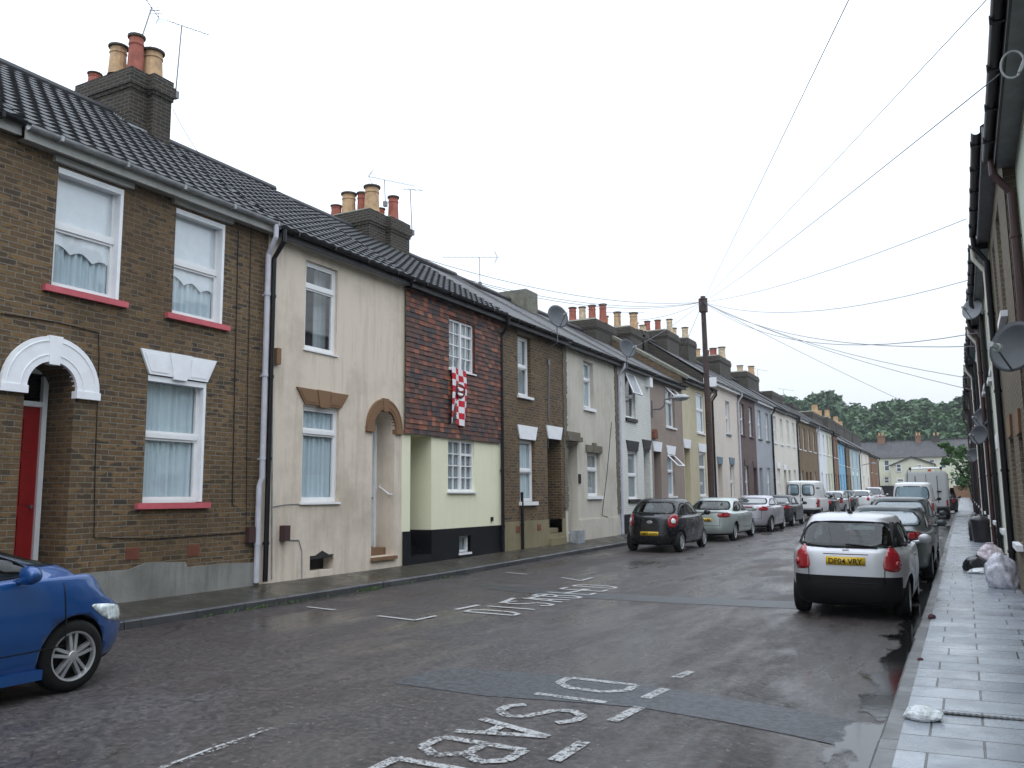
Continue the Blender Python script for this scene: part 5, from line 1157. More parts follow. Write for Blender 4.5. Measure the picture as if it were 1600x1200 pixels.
M['clearlens'] = plain('clear lamp lens', (.62, .68, .68), .08, var=.6, vs=20, coat=.6); M['plate_y'] = plain('yellow plate', (.62, .40, .02), .4, var=.05); M['seat'] = plain('dark seat cloth', (.03, .032, .036), .9); M['orange'] = plain('orange beacon', (.75, .10, .01), .2, var=0)
def smooth_interp(P, q):                            # Catmull-Rom through rows
    n = len(P); i = min(int(q), n-2); f = q-i
    g = lambda k: P[max(0, min(n-1, k))]
    a, b_, c, d = g(i-1), g(i), g(i+1), g(i+2); out = []
    for j in range(len(b_)):
        p0, p1, p2, p3 = a[j], b_[j], c[j], d[j]
        out.append((p1*2+(p2-p0)*f+(p0*2-p1*5+p2*4-p3)*f*f+(p1*3-p0-p2*3+p3)*f*f*f)*.5)
    return out
def ring(w_, yr, yf, nr, nf, prof, NP=112):
    hl, yc = (yf-yr)/2, (yf+yr)/2; fine = []
    for k in range(1600):
        a = 2*math.pi*k/1600; c, s = math.cos(a), math.sin(a); n = nf if s > 0 else nr
        fine.append(Vector((math.copysign(abs(c)**(2/n), c)*w_, yc+math.copysign(abs(s)**(2/n), s)*hl, 0)))
    fine.append(fine[0].copy()); L = [0]
    for p, q in zip(fine, fine[1:]): L.append(L[-1]+(q-p).length)
    out = []; j = 0
    for k in range(NP):
        t_ = L[-1]*k/NP
        while L[j+1] < t_: j += 1
        f = (t_-L[j])/max(1e-9, L[j+1]-L[j]); p = fine[j].lerp(fine[j+1], f); y = p.y
        z = prof[0][1] if y <= prof[0][0] else prof[-1][1]
        for (ya, za), (yb, zb) in zip(prof, prof[1:]):
            if ya <= y <= yb: u = (y-ya)/(yb-ya); z = za+(zb-za)*(u*u*(3-2*u)*.5+u*.5); break
        p.z = z; out.append(p)
    return out
def evalm(o):
    dg = bpy.context.evaluated_depsgraph_get(); me = bpy.data.meshes.new_from_object(o.evaluated_get(dg)); return me
def prism_obj(poly, axis, lo, hi):
    bm = bmesh.new(); f = (lambda a, c, t_: (t_, a, c)) if axis == 'x' else (lambda a, c, t_: (a, t_, c))
    v0 = [bm.verts.new(f(a, c, lo)) for a, c in poly]; v1 = [bm.verts.new(f(a, c, hi)) for a, c in poly]; n = len(poly)
    bm.faces.new(v0); bm.faces.new(v1[::-1])
    for i in range(n): bm.faces.new((v0[i], v1[i], v1[(i+1) % n], v0[(i+1) % n]))
    bmesh.ops.recalc_face_normals(bm, faces=bm.faces); me = bpy.data.meshes.new('cut'); bm.to_mesh(me); bm.free(); return bpy.data.objects.new('cut', me)
def shrink(poly, d):
    cx = sum(p[0] for p in poly)/len(poly); cy = sum(p[1] for p in poly)/len(poly); out = []
    for p in poly:
        v = Vector((p[0]-cx, p[1]-cy)); l = v.length; v *= (l-d)/l; out.append((cx+v.x, cy+v.y))
    return out
def roundpoly(poly, it=2, k=.16):
    for _ in range(it):
        out = []
        for i, p in enumerate(poly):
            q = poly[(i+1) % len(poly)]
            out += [(p[0]+(q[0]-p[0])*k, p[1]+(q[1]-p[1])*k), (q[0]+(p[0]-q[0])*k, q[1]+(p[1]-q[1])*k)]
        poly = out; k = .28
    return poly
def patch(par, name, bvh, poly, frame, mat, off=.006, step=.07, label=None, inner=None, thick=.02):
    """a panel cut to an outline and laid on the bodywork; frame = (u axis, v axis, direction of view)"""
    U, V, D = [Vector(q) for q in frame]; bm = bmesh.new()
    vs = [bm.verts.new((a, c, 0)) for a, c in poly]; 
    if inner:
        vi = [bm.verts.new((a, c, 0)) for a, c in inner]; n = len(vs)
        for i in range(n): bm.faces.new((vs[i], vs[(i+1) % n], vi[(i+1) % n], vi[i]))
    else: bm.faces.new(vs)
    xs_ = [p[0] for p in poly]; ys_ = [p[1] for p in poly]
    for lo, hi, no in ((min(xs_), max(xs_), (1, 0, 0)), (min(ys_), max(ys_), (0, 1, 0))):
        k = lo+step
        while k < hi: bmesh.ops.bisect_plane(bm, geom=bm.verts[:]+bm.edges[:]+bm.faces[:], plane_co=(k, k, 0), plane_no=no); k += step
    bmesh.ops.triangulate(bm, faces=[f for f in bm.faces if len(f.verts) > 4])
    ok = True
    for v in bm.verts:
        p = U*v.co.x+V*v.co.y-D*6; h_, nrm, _, _ = bvh.ray_cast(p, D)
        if h_ is None or (h_-p).length > 12:
            h_, nrm, _, _ = bvh.find_nearest(U*v.co.x+V*v.co.y-D*(.6 if abs(D.x) > .5 else 1.8))
        if nrm.dot(D) > 0: nrm = -nrm
        v.co = h_+nrm*off
    ed = [e_ for e_ in bm.edges if e_.is_boundary]
    r_ = bmesh.ops.extrude_edge_only(bm, edges=ed); nv = [g for g in r_['geom'] if isinstance(g, bmesh.types.BMVert)]
    for v in nv: v.co += D*thick
    me = bpy.data.meshes.new(name); bm.to_mesh(me); bm.free(); me.materials.append(M[mat]); me.polygons.foreach_set('use_smooth', [True]*len(me.polygons))
    o = bpy.data.objects.new(name, me); col.objects.link(o); o.parent = par; ORG[o] = Vector((0, 0, 0))
    if label: o['label'] = label
    return o
SIDE = lambda s: ((0, 1, 0), (0, 0, 1), (-s, 0, 0)); REAR = ((1, 0, 0), (0, 0, 1), (0, 1, 0)); FRONT = ((1, 0, 0), (0, 0, 1), (0, -1, 0))
def DIAG(s): d = Vector((-s*.6, .8, 0)); return (Vector((.8*s, .6, 0)), Vector((0, 0, 1)), d)
def text_mesh(par, txt, w_, h_, place, mat, name='plate_lettering'):
    c = bpy.data.curves.new('t', 'FONT'); c.body = txt; c.size = 1; c.extrude = .01; c.offset = .012; o = bpy.data.objects.new('t', c); col.objects.link(o)
    bpy.context.view_layer.update(); me = evalm(o); bpy.data.objects.remove(o)
    xs_ = [v.co.x for v in me.vertices]; ys_ = [v.co.y for v in me.vertices]; x0, x1, y0, y1 = min(xs_), max(xs_), min(ys_), max(ys_)
    for v in me.vertices: v.co = place(((v.co.x-x0)/(x1-x0)-.5)*w_, ((v.co.y-y0)/(y1-y0)-.5)*h_, v.co.z*.1)
    me.materials.clear(); me.materials.append(M[mat]); r_ = bpy.data.objects.new(name, me); col.objects.link(r_); r_.parent = par; return r_
def wheel(par, x, y, r, s, spokes, mat, wd=.19):
    b = MB(); sd = 1 if s > 0 else -1
    pr = [(r*.66, -.5), (r*.70, -.52), (r*.86, -.52), (r*.955, -.44), (r, -.33), (r, .33), (r*.955, .44), (r*.86, .52), (r*.70, .52), (r*.66, .5), (r*.62, .3), (r*.62, -.3), (r*.66, -.5)]
    b.lathe((x, y, r), [(q, h_*wd) for q, h_ in pr], 36, 'x'); t_ = b.build('wheel', M['tyre'], par, smooth=True)
    b = MB(); X = x+sd*wd*.5
    b.lathe((x, y, r), [(r*.70, sd*wd*.49), (r*.69, sd*wd*.53), (r*.64, sd*wd*.50), (r*.62, sd*wd*.30)], 36, 'x')
    b.lathe((x, y, r), [(r*.64, sd*wd*.05), (.001, sd*wd*.05)], 24, 'x'); b.m = [0 if i < 36*3 else 1 for i in range(len(b.f))]
    b.mi = 0; b.lathe((x, y, r), [(.001, sd*wd*.50), (r*.13, sd*wd*.49), (r*.17, sd*wd*.42), (r*.17, sd*wd*.1)], 16, 'x')
    for k in range(spokes):
        a = 2*math.pi*(k+.25)/spokes
        for da in ((-.16, .16) if spokes == 5 else (0,)):
            c0, s0 = math.cos(a), math.sin(a); c1, s1 = math.cos(a+da), math.sin(a+da); wq = r*(.045 if spokes == 5 else .07)
            P0 = Vector((0, c0, s0))*r*.12+Vector((0, -s0, c0))*(da*r*.3); P1 = Vector((0, c1, s1))*r*.65; tn = Vector((0, -s1, c1))*wq; ctr = Vector((x, y, r)); o0 = Vector((sd*wd*.47, 0, 0)); o1 = Vector((sd*wd*.40, 0, 0)); i0 = Vector((sd*wd*.2, 0, 0))
            A = [ctr+P0-tn+o0, ctr+P0+tn+o0, ctr+P1+tn+o1, ctr+P1-tn+o1]; Bk = [ctr+P0-tn*1.3+i0, ctr+P0+tn*1.3+i0, ctr+P1+tn*1.3+i0, ctr+P1-tn*1.3+i0]
            b.face(A)
            for q in range(4): b.face([A[q], A[(q+1) % 4], Bk[(q+1) % 4], Bk[q]])
    b.build('rim', [M[mat], M['tyre']], t_, fixn=True); return t_
def vehicle(name, label, cat, group, X, Y, paint, L=3.8, W=1.66, H=1.46, zb=.93, g=.20, hood=.95, nose=.70, ywb=.95, yrf=.35, yrr=-1.2, yrb=-1.62, zt=.97, zrb=None, rr=.30, fo=.75, ro=.62,
            tumble=.80, kind='hatch', hollow=False, bumper=None, plate=None, lights='tall', spokes=6, rim='hubcap', rglass='cglass_solid', doors=3, van_panel=False, yaw=0, nr=5.5, nf=3.6, rear_win=None, mir=0):
    z0 = ground(X, Y); sl = (ground(X-.5, Y)-ground(X+.5, Y))
    t_ = empty(name, (X, Y, z0+.002), label, cat, group, rot=(math.atan(.0085 if Y > 15 else 0), math.atan(sl), yaw), local=True)
    hw, yr, yf = W/2, -L/2, L/2; zrb = zrb or zt
    P1 = [(yr, zt-.04), (yrb, zb-.03), (ywb, zb-.02), (yf-.25, nose), (yf, nose-.04)]; P2 = [(yr, zt-.005), (yrb+.1, zb+.01), (ywb, hood-.02), (yf-.3, nose+.07), (yf, nose+.05)]
    fl = lambda z: [(yr, z), (yf, z)]; sm = kind == 'saloon'; vn = kind == 'van'
    rows = [ring(hw*.78, yr+.16, yf-.2, 5, 4, fl(g)), ring(hw*.90, yr+.07, yf-.10, nr, nf, fl(g+.03)), ring(hw*.965, yr+.02, yf-.04, nr, nf, fl(g+.12)), ring(hw*.985, yr, yf, nr, nf, fl(g+.25)),
            ring(hw, yr+.01, yf-.01, nr, nf, fl(g+.37)), ring(hw*.995, yr+.03, yf-.05, nr, nf, [(yr, zt*.5+.3), (ywb, zb*.5+.33), (yf, nose*.6+.22)]), ring(hw*.98, yr+.055, yf-.13, nr, nf, P1), ring(hw*.955, yr+(.08 if not vn else .06), yf-.22, nr, nf, P2)]
    P3 = [(yr, zt+.02), (yrb, zrb+.0), (yrb+.15, max(zb+.02, zrb-.02) if not sm else zb+.03), (ywb-.2, zb+.03), (ywb, hood+.02), (yf, hood)]
    rows.append(ring(hw*(.90 if not vn else .95), yrb, ywb, 5, 4.2, P3))
    tw = tumble; zr_ = H
    for q in (.33, .66): rows.append(ring(hw*(.90+(tw-.90)*q if not vn else .95+(tw-.95)*q), yrb+(yrr-yrb)*q, ywb+(yrf-ywb)*q, 5, 4.2, [(yrb, zrb+(H-.12-zrb)*q), (ywb, max(zb, hood)+(H-.12-max(zb, hood))*q)]))
    rows += [ring(hw*(tw-.02), yrr, yrf, 5, 4.2, [(yrr, H-.13), ((yrr+yrf)/2, H-.085), (yrf, H-.12)]), ring(hw*(tw-.09), yrr+.07, yrf-.12, 4.5, 4, [(yrr, H-.055), ((yrr+yrf)/2, H-.03), (yrf, H-.055)]),
             ring(hw*(tw-.30), yrr+.25, yrf-.35, 4, 4, [(yrr, H-.012), ((yrr+yrf)/2, H-.004), (yrf, H-.015)]), ring(hw*.12, yrr+.6, yrf-.7, 3, 3, fl(H))]
    NP = len(rows[0]); grid = []; sub = 4
    for i in range(len(rows)-1):
        for k in range(sub): grid.append(smooth_interp(rows, i+k/sub))
    grid.append(rows[-1]); me = bpy.data.meshes.new('body'); V = [tuple(p) for r_ in grid for p in r_]; Fc = []
    for i in range(len(grid)-1):
        for j in range(NP): Fc.append((i*NP+j, i*NP+(j+1) % NP, (i+1)*NP+(j+1) % NP, (i+1)*NP+j))
    Fc.append(tuple(range(NP-1, -1, -1))); Fc.append(tuple((len(grid)-1)*NP+j for j in range(NP)))
    me.from_pydata(V, [], Fc); bm = bmesh.new(); bm.from_mesh(me); bmesh.ops.recalc_face_normals(bm, faces=bm.faces); bm.to_mesh(me); bvh = BVHTree.FromBMesh(bm); bm.free()
    body = bpy.data.objects.new('body', me); col.objects.link(body); cuts = []
    fy, ry = yf-fo, yr+ro
    for wy in (fy, ry):
        for s in (-1, 1):
            circ = [(wy+(rr+.045)*math.cos(2*math.pi*k/32), rr+(rr+.045)*math.sin(2*math.pi*k/32)) for k in range(32)]
            cuts.append(prism_obj(circ, 'x', s*(hw-.27), s*(hw+.3)))
    # glazing outlines
    zlo = zb+.055; zhi = H-.125; ya, yb = yrb+(.10 if kind != 'van' else .1), ywb-.12
    def edge(z, rear):                              # where the pillar stands at this height
        q = (z-zb)/(H-.12-zb); return (yrb+(yrr-yrb)*q+.12) if rear else (ywb+(yrf-ywb)*q-.13)
    wins = []
    bp = (edge(zhi, 1)+edge(zhi, 0))/2+(-.08 if doors == 3 else .02)
    if vn and van_panel:
        wins.append([(yrf-.75, zlo), (edge(zlo, 0)-.02, zlo), (edge(zhi, 0)-.03, zhi-.02), (yrf-.75, zhi-.02)])
    else:
        wins.append([(bp+.035, zlo), (edge(zlo, 0)-.03, zlo), (edge(zhi, 0)-.02, zhi), (bp+.035, zhi)])
        wins.append([(edge(zlo, 1)+(.16 if sm else .08), zlo+.02), (bp-.035, zlo), (bp-.035, zhi), (edge(zhi, 1)+.10, zhi-.01)])
    rzl, rzh = (zrb+.035 if sm else zrb+.03), H-.11
    rw0, rw1 = hw*(.80 if not vn else .84), hw*(tw-.13)
    rwp = rear_win or [(-rw0, rzl), (rw0, rzl), (rw1, rzh), (-rw1, rzh)]
    wsp = [(-hw*.82, max(zb, hood)+.05), (hw*.82, max(zb, hood)+.05), (hw*(tw-.12), H-.12), (-hw*(tw-.12), H-.12)]
    wins = [roundpoly(q) for q in wins]; rwp = roundpoly(rwp, 2, .12) if rwp else None; wsp = roundpoly(wsp, 2, .1)
    if hollow:
        for q in wins: cuts.append(prism_obj(shrink(q, .045), 'x', -2, 2))
        cuts.append(prism_obj(shrink(rwp, .05), 'y', -5, 0)); cuts.append(prism_obj(shrink(wsp, .06), 'y', -.05, 5))
        cuts.append(prism_obj([(-hw*.74, zb+.02), (hw*.74, zb+.02), (hw*(tw-.20), H-.17), (-hw*(tw-.20), H-.17)], 'y', yrr+.05, yrf-.20))
    for c in cuts:
        col.objects.link(c); md = body.modifiers.new('b', 'BOOLEAN'); md.operation = 'DIFFERENCE'; md.solver = 'EXACT'; md.object = c
    bpy.context.view_layer.update(); me2 = evalm(body); bpy.data.objects.remove(body)
    for c in cuts: bpy.data.objects.remove(c)
    bb = bumper
    me2.materials.clear(); me2.materials.append(M[paint]); me2.materials.append(M['bumper']); me2.materials.append(M['seat'])
    for p in me2.polygons:
        c = p.center; p.material_index = 0; p.use_smooth = True
        for wy in (fy, ry):
            if abs(c.x) > hw-.30 and math.hypot(c.y-wy, c.z-rr) < rr+.0465 and (abs(p.normal.x) < .5 or abs(c.x) < hw-.2): p.material_index = 1; p.use_smooth = False
        if p.material_index == 0:
            if abs(c.x) < hw*.985:
                d = bvh.find_nearest(c)[3]
                if d > .006: p.material_index = 2; p.use_smooth = False
            if c.z < g+.06: p.material_index = 1
        if bb and p.material_index == 0 and c.z < bb and (c.y < ry-rr-.04 or c.y > fy+rr+.04): p.material_index = 1
    body = bpy.data.objects.new('body', me2); col.objects.link(body); body.parent = t_
    gl = 'cglass' if hollow else 'cglass_solid'
    for s in (-1, 1):
        for q in wins:
            fr = patch(t_, 'side_window', bvh, q, SIDE(s), gl, .004, thick=.004)
            patch(fr, 'window_trim', bvh, q, SIDE(s), 'bumper', .008, inner=shrink(q, .035), step=.2)
    if rwp:
        fr = patch(t_, 'rear_window', bvh, rwp, REAR, gl if rglass == 'cglass_solid' else rglass, .004, thick=.004); patch(fr, 'window_trim', bvh, rwp, REAR, 'bumper', .008, inner=shrink(rwp, .045), step=.2)
    patch(t_, 'windscreen', bvh, wsp, FRONT, gl, .005, thick=.004)
    for wy in (fy, ry):
        for s in (-1, 1): wheel(t_, s*(hw-.15), wy, rr, s, spokes, rim)
    # seams: doors, tailgate; handles; mirrors
    def line(pts, frame, wd=.012, nm='door_seam', mt='bumper'):
        for a, c in zip(pts, pts[1:]):
            d = Vector((c[0]-a[0], c[1]-a[1])).normalized(); n = Vector((-d.y, d.x))*wd/2
            patch(t_, nm, bvh, [(a[0]-n.x, a[1]-n.y), (c[0]-n.x, c[1]-n.y), (c[0]+n.x, c[1]+n.y), (a[0]+n.x, a[1]+n.y)], frame, mt, .0025, step=.09, thick=.003)
    dl_ = edge(zlo, 0)+.0
    vis = (1,) if X < -3 else ((1, -1) if abs(Y) < 20 else (1,))
    if Y < 48:
        for s in vis:
            line([(bp, zlo-.03), (bp-.01, g+.22)], SIDE(s)); line([(dl_-.02, zlo-.06), (dl_+.02, g+.24)], SIDE(s)); line([(bp, g+.22), (dl_+.02, g+.24)], SIDE(s), .01)
            if doors == 5: line([(ry+rr*.55, zlo-.05), (ry+rr+.14, g+.4), (ry+rr+.16, g+.22)], SIDE(s))
            for hy in ([bp+.16] if doors == 3 else [bp+.12, bp-.75]): patch(t_, 'door_handle', bvh, [(hy-.08, zb-.09), (hy+.08, zb-.09), (hy+.08, zb-.055), (hy-.08, zb-.055)], SIDE(s), paint, .022, thick=.03)
        if not vn:
            zs_ = g+.33; line([(-hw*.62, zt-.03), (-hw*.60, zs_)], REAR, nm='tailgate_seam'); line([(hw*.62, zt-.03), (hw*.60, zs_)], REAR, nm='tailgate_seam'); line([(-hw*.60, zs_), (hw*.60, zs_)], REAR, .014, nm='tailgate_seam')
    for s in (-1, 1):
        b = MB(); my = edge(zlo, 0)-.02-mir; mx_ = s*(hw+.10); n = 10
        for (q, sc_) in ((0, .6), (.06, 1), (.12, .75)): pass
        b.lathe((mx_, my-.03, zb+.10), [(.001, -.02), (.055, -.018), (.075, 0), (.078, .04), (.06, .09), (.001, .12)], 14, 'y'); b.v = [((x_-mx_)*1.35+mx_, y_, z_) for x_, y_, z_ in b.v]
        b.tube([(s*(hw*.90), my, zb+.03), (mx_, my+.02, zb+.07)], .028, 8)
        b.build('door_mirror', M[paint if not vn else 'bumper'], t_, smooth=True)
    # lamps
    tl = {'tall': [(-.25, zt-.29), (.03, zt-.31), (.05, zt-.12), (-.01, zt+.05), (-.09, zt+.03), (-.20, zt-.09)], 'wide': [(-.30, zt-.20), (.17, zt-.19), (.20, zt-.08), (.12, zt-.03), (-.28, zt-.05)], 'round': [(-.16, zt-.31), (.06, zt-.30), (.21, zt-.05), (.13, zt+.07), (-.06, zt+.05), (-.20, zt-.12)],
          'column': [(-.05, .72), (.06, .72), (.06, 1.2), (-.05, 1.2)], 'low': [(-.05, .55), (.06, .55), (.06, .75), (-.05, .75)]}[lights]
    for s in (-1, 1):
        U_, V_, D_ = DIAG(s); c0 = Vector((s*hw*.93, yr+.06, 0)); u0 = c0.dot(U_)
        if lights in ('column', 'low'): fr_ = REAR; pl = [(s*(hw*.885)+a*s, z_) for a, z_ in tl]; pl = pl if s > 0 else pl[::-1]; patch(t_, 'tail_light', bvh, pl, fr_, 'redlens', .012)
        else:
            lp = roundpoly([(u0+a, z_) for a, z_ in tl], 2, .2); patch(t_, 'tail_light', bvh, lp, (U_, V_, D_), 'redlens', .006, step=.05)
            if lights in ('round', 'tall'):
                cc_ = (u0-.01, zt-.13 if lights == 'round' else zt-.2); r1 = .075 if lights == 'round' else .045
                patch(t_, 'reversing_lamp', bvh, [(cc_[0]+r1*math.cos(k*.5236), cc_[1]+r1*math.sin(k*.5236)) for k in range(12)], (U_, V_, D_), 'clearlens' if lights == 'round' else 'redlens', .02, step=.05)
        Df = Vector((-s*.62, -.78, 0)); Uf = Vector((.78*s, -.62, 0)); cf = Vector((s*hw*.80, yf-.22, 0)).dot(Uf)
        patch(t_, 'headlight', bvh, roundpoly([(cf-.24, nose-.17), (cf+.13, nose-.13), (cf+.34, nose+.05), (cf+.16, nose+.035), (cf-.20, nose-.04)], 2, .2), (Uf, Vector((0, 0, 1)), Df), 'clearlens', .008, step=.05)
    if plate:
        txt, pz = plate; w2, h2 = .26, .056; o = patch(t_, 'number_plate', bvh, [(-w2, pz-h2), (w2, pz-h2), (w2, pz+h2), (-w2, pz+h2)], REAR, 'plate_y', .02, step=.6, thick=.02)
        h_ = bvh.ray_cast(Vector((0, -9, pz)), Vector((0, 1, 0)))[0]; ys2 = [v.co.y for v in o.data.vertices]; yq = min(ys2)-.004
        for v in o.data.vertices: v.co.y = yq+.004 if v.co.y < yq+.022 else yq+.03
        text_mesh(o, txt, .45, .075, lambda a, c, e_: (a, yq-e_, pz+c), 'blackp')
    return t_, bvh, dict(hw=hw, yr=yr, yf=yf, H=H, zb=zb, yrr=yrr, yrf=yrf, line=line, ry=ry, fy=fy)
GL_, GR_ = 'cars parked along the left kerb', 'cars parked along the right kerb'
def cabin(t_, d, L_=.25):
    for s in (-.36, .36):
        for (y_, z_, w_, hh, nm) in ((L_, d['zb']+.10, .44, .42, 'seat'), (L_-.02, d['H']-.27, .26, .2, 'headrest')):
            bm = bmesh.new(); bmesh.ops.create_cube(bm, size=1); bmesh.ops.bevel(bm, geom=bm.edges[:], offset=.22, segments=4, affect='EDGES')
            me = bpy.data.meshes.new(nm); bm.to_mesh(me); bm.free(); me.materials.append(M['seat']); me.polygons.foreach_set('use_smooth', [True]*len(me.polygons)); o = bpy.data.objects.new(nm, me); col.objects.link(o); o.parent = t_; o.location = (s, y_, z_); o.scale = (w_, .14, hh)
    b = MB()
    for s in (-.38, .38): b.lathe((s, d['yrr']+.35, d['zb']+.02), [(.13, 0), (.14, .08), (.10, .17), (.001, .19)], 12)
    b.build('rear_headrest', M['seat'], t_, smooth=True)
def wiper(t_, bvh, x0, x1, z0, z1):
    b = MB(); P = []
    for k in range(6):
        q = k/5; x_, z_ = x0+(x1-x0)*q, z0+(z1-z0)*q; h_ = bvh.ray_cast(Vector((x_, -9, z_)), Vector((0, 1, 0)))[0]; P.append(h_+Vector((0, -.03, 0)))
    b.tube(P, .012, 6); b.build('wiper', M['bumper'], t_)
# silver hatchback on the right
c, bv, d = vehicle('parked_car', 'silver hatchback with black rear bumper and yellow plate parked by the right kerb', 'car', GR_, -1.57, 14.85, 'silver', L=3.67, W=1.66, H=1.46, g=.17, zb=.92, zt=.97, zrb=1.0, yrb=-1.70, yrr=-1.28, ywb=1.12, yrf=.45, hood=.98, nose=.72, ro=.60, fo=.72, rr=.29, tumble=.76, hollow=True, bumper=.60, plate=('DF04 VRY', .80), lights='tall', nr=5, rear_win=[(-.72, .975), (.72, .975), (.56, 1.345), (-.56, 1.345)])
cabin(c, d); wiper(c, bv, .0, .42, 1.03, 1.0)
d['line']([(-.30, .895), (.30, .895)], REAR, .01, 'tailgate_seam')
b = MB()
for k in (0, .022):
    for s in (-1, 1):
        h_ = bv.ray_cast(Vector((0, -9, .955)), Vector((0, 1, 0)))[0]; b.tube([(s*.045, h_.y-.012, .935+k), (0, h_.y-.014, .957+k)], .006, 5)
b.build('emblem', M['alloy'], c)
b = MB(); b.lathe((0, -1.0, 1.44), [(.045, 0), (.03, .035), (.001, .045)], 10); b.tube([(0, -1.0, 1.47), (0, -1.16, 1.78)], .006, 5); b.build('antenna', M['bumper'], c)
patch(c, 'rear_quarter_trim', bv, roundpoly([(.60, 1.0), (.74, 1.0), (.60, 1.33), (.53, 1.33)], 1), REAR, 'bumper', .012)
# blue car, left foreground
c, bv, d = vehicle('parked_car', 'bright blue hatchback cut off by the left edge, its alloy front wheel showing', 'car', GL_, -7.80, 3.88, 'blue', L=3.85, W=1.68, H=1.52, zb=.95, zt=.98, yrb=-1.8, yrr=-1.45, ywb=1.30, yrf=.12, hood=1.02, nose=.68, fo=.78, ro=.55, rr=.305, tumble=.80, hollow=True, spokes=5, rim='alloy', g=.17, doors=5, nf=3.4, mir=.42)
cabin(c, d, .2)
b = MB(); b.box(.76, .85, -1.0, .82, .17, .25); b.build('side_skirt', M['blue'], c)
# black small hatchback
c, bv, d = vehicle('parked_car', 'small black hatchback with round red tail lamps parked by the left kerb', 'car', GL_, -7.92, 25.06, 'blackcar', L=3.62, W=1.66, H=1.50, zb=.96, zt=1.0, zrb=1.03, yrb=-1.66, yrr=-1.15, ywb=1.15, yrf=.35, hood=1.0, nose=.74, fo=.72, ro=.56, rr=.29, tumble=.76, hollow=True, plate=('LM09 OWN', .52), lights='round', nr=3.8, nf=3)
cabin(c, d); wiper(c, bv, -.35, .1, 1.05, 1.06)
b = MB(); h_ = bv.ray_cast(Vector((0, -9, .84)), Vector((0, 1, 0)))[0]; b.lathe((0, h_.y-.004, .84), [(.001, -.012), (.05, -.01), (.058, 0)], 14, 'y'); b.v = [(x_*1.5, y_, z_*.75+.84*.25) for x_, y_, z_ in b.v]; b.build('emblem', M['alloy'], c)
# silver saloon
c, bv, d = vehicle('parked_car', 'greenish silver saloon parked behind the small black hatchback', 'car', GL_, -7.83, 30.95, 'green_silver', L=4.68, W=1.76, H=1.44, zb=.92, zt=1.0, zrb=.99, yrb=-1.72, yrr=-1.0, ywb=1.25, yrf=.42, hood=.95, nose=.68, fo=.95, ro=1.0, rr=.315, tumble=.76, kind='saloon', hollow=True, plate=('BWB', .72), lights='wide', doors=5)
cabin(c, d, .3); h_ = bv.ray_cast(Vector((0, -9, .6)), Vector((0, 1, 0)))[0]
c, bv, d = vehicle('parked_car', 'mauve silver hatchback with full width red lamp band on the left', 'car', GL_, -7.83, 37.3, 'mauve_silver', L=4.25, W=1.76, H=1.46, zb=.98, zt=1.05, zrb=1.06, yrb=-1.9, yrr=-.95, ywb=1.5, yrf=.5, hood=1.0, nose=.72, fo=.85, ro=.76, rr=.315, tumble=.74, hollow=False, lights='wide', doors=5, nr=3.6)
patch(c, 'lamp_band', bv, [(-.62, .97), (.62, .97), (.62, 1.03), (-.62, 1.03)], REAR, 'redlens', .008, step=.2)
c, bv, d = vehicle('parked_car', 'dark grey saloon parked between the mauve silver car and the white van', 'car', GL_, -7.83, 42.4, 'graphite', L=4.4, W=1.72, H=1.42, zb=.93, zt=1.0, yrb=-1.7, yrr=-1.0, ywb=1.2, yrf=.4, hood=.95, nose=.68, fo=.85, ro=.9, rr=.31, tumble=.76, kind='saloon', lights='wide', doors=5)
def vanwins(c, bv, hw, z0, z1, glm, n=2):
    w_ = hw*.74
    for s in (-1, 1):
        q = roundpoly([(s*.07, z0), (s*w_, z0), (s*w_*.96, z1), (s*.07, z1)][::s], 2, .14); fr = patch(c, 'rear_window', bv, q, REAR, glm, .006, step=.2, thick=.004); patch(fr, 'window_seal', bv, q, REAR, 'bumper', .014, inner=shrink(q, .045), step=.3)
c, bv, d = vehicle('white_van', 'white panel van with twin rear door windows on the left side', 'van', 'vans in the street', -7.75, 49.9, 'vanwhite', L=4.75, W=1.90, H=2.12, zb=1.15, g=.36, zt=1.15, zrb=1.18, yrb=-2.31, yrr=-2.25, ywb=1.75, yrf=.75, hood=1.15, nose=.85, fo=.85, ro=1.0, rr=.32, tumble=.88, kind='van', van_panel=True, bumper=.62, lights='column', nr=7, rear_win=[(-.01, 1.3), (.01, 1.3), (.01, 1.32), (-.01, 1.32)])
vanwins(c, bv, .95, 1.32, 1.92, 'vanglass'); d['line']([(0, .66), (0, 2.02)], REAR, .02, 'door_seam'); d['line']([(-.8, .66), (.8, .66)], REAR, .02, 'door_seam')
for z_ in (.9, 1.7):
    for s in (-1, 1): patch(c, 'door_hinge', bv, [(s*.80-.05, z_), (s*.80+.05, z_), (s*.80+.05, z_+.05), (s*.80-.05, z_+.05)], REAR, 'bumper', .02)
patch(c, 'door_handle', bv, [(.05, 1.02), (.13, 1.02), (.13, 1.2), (.05, 1.2)], REAR, 'bumper', .02)
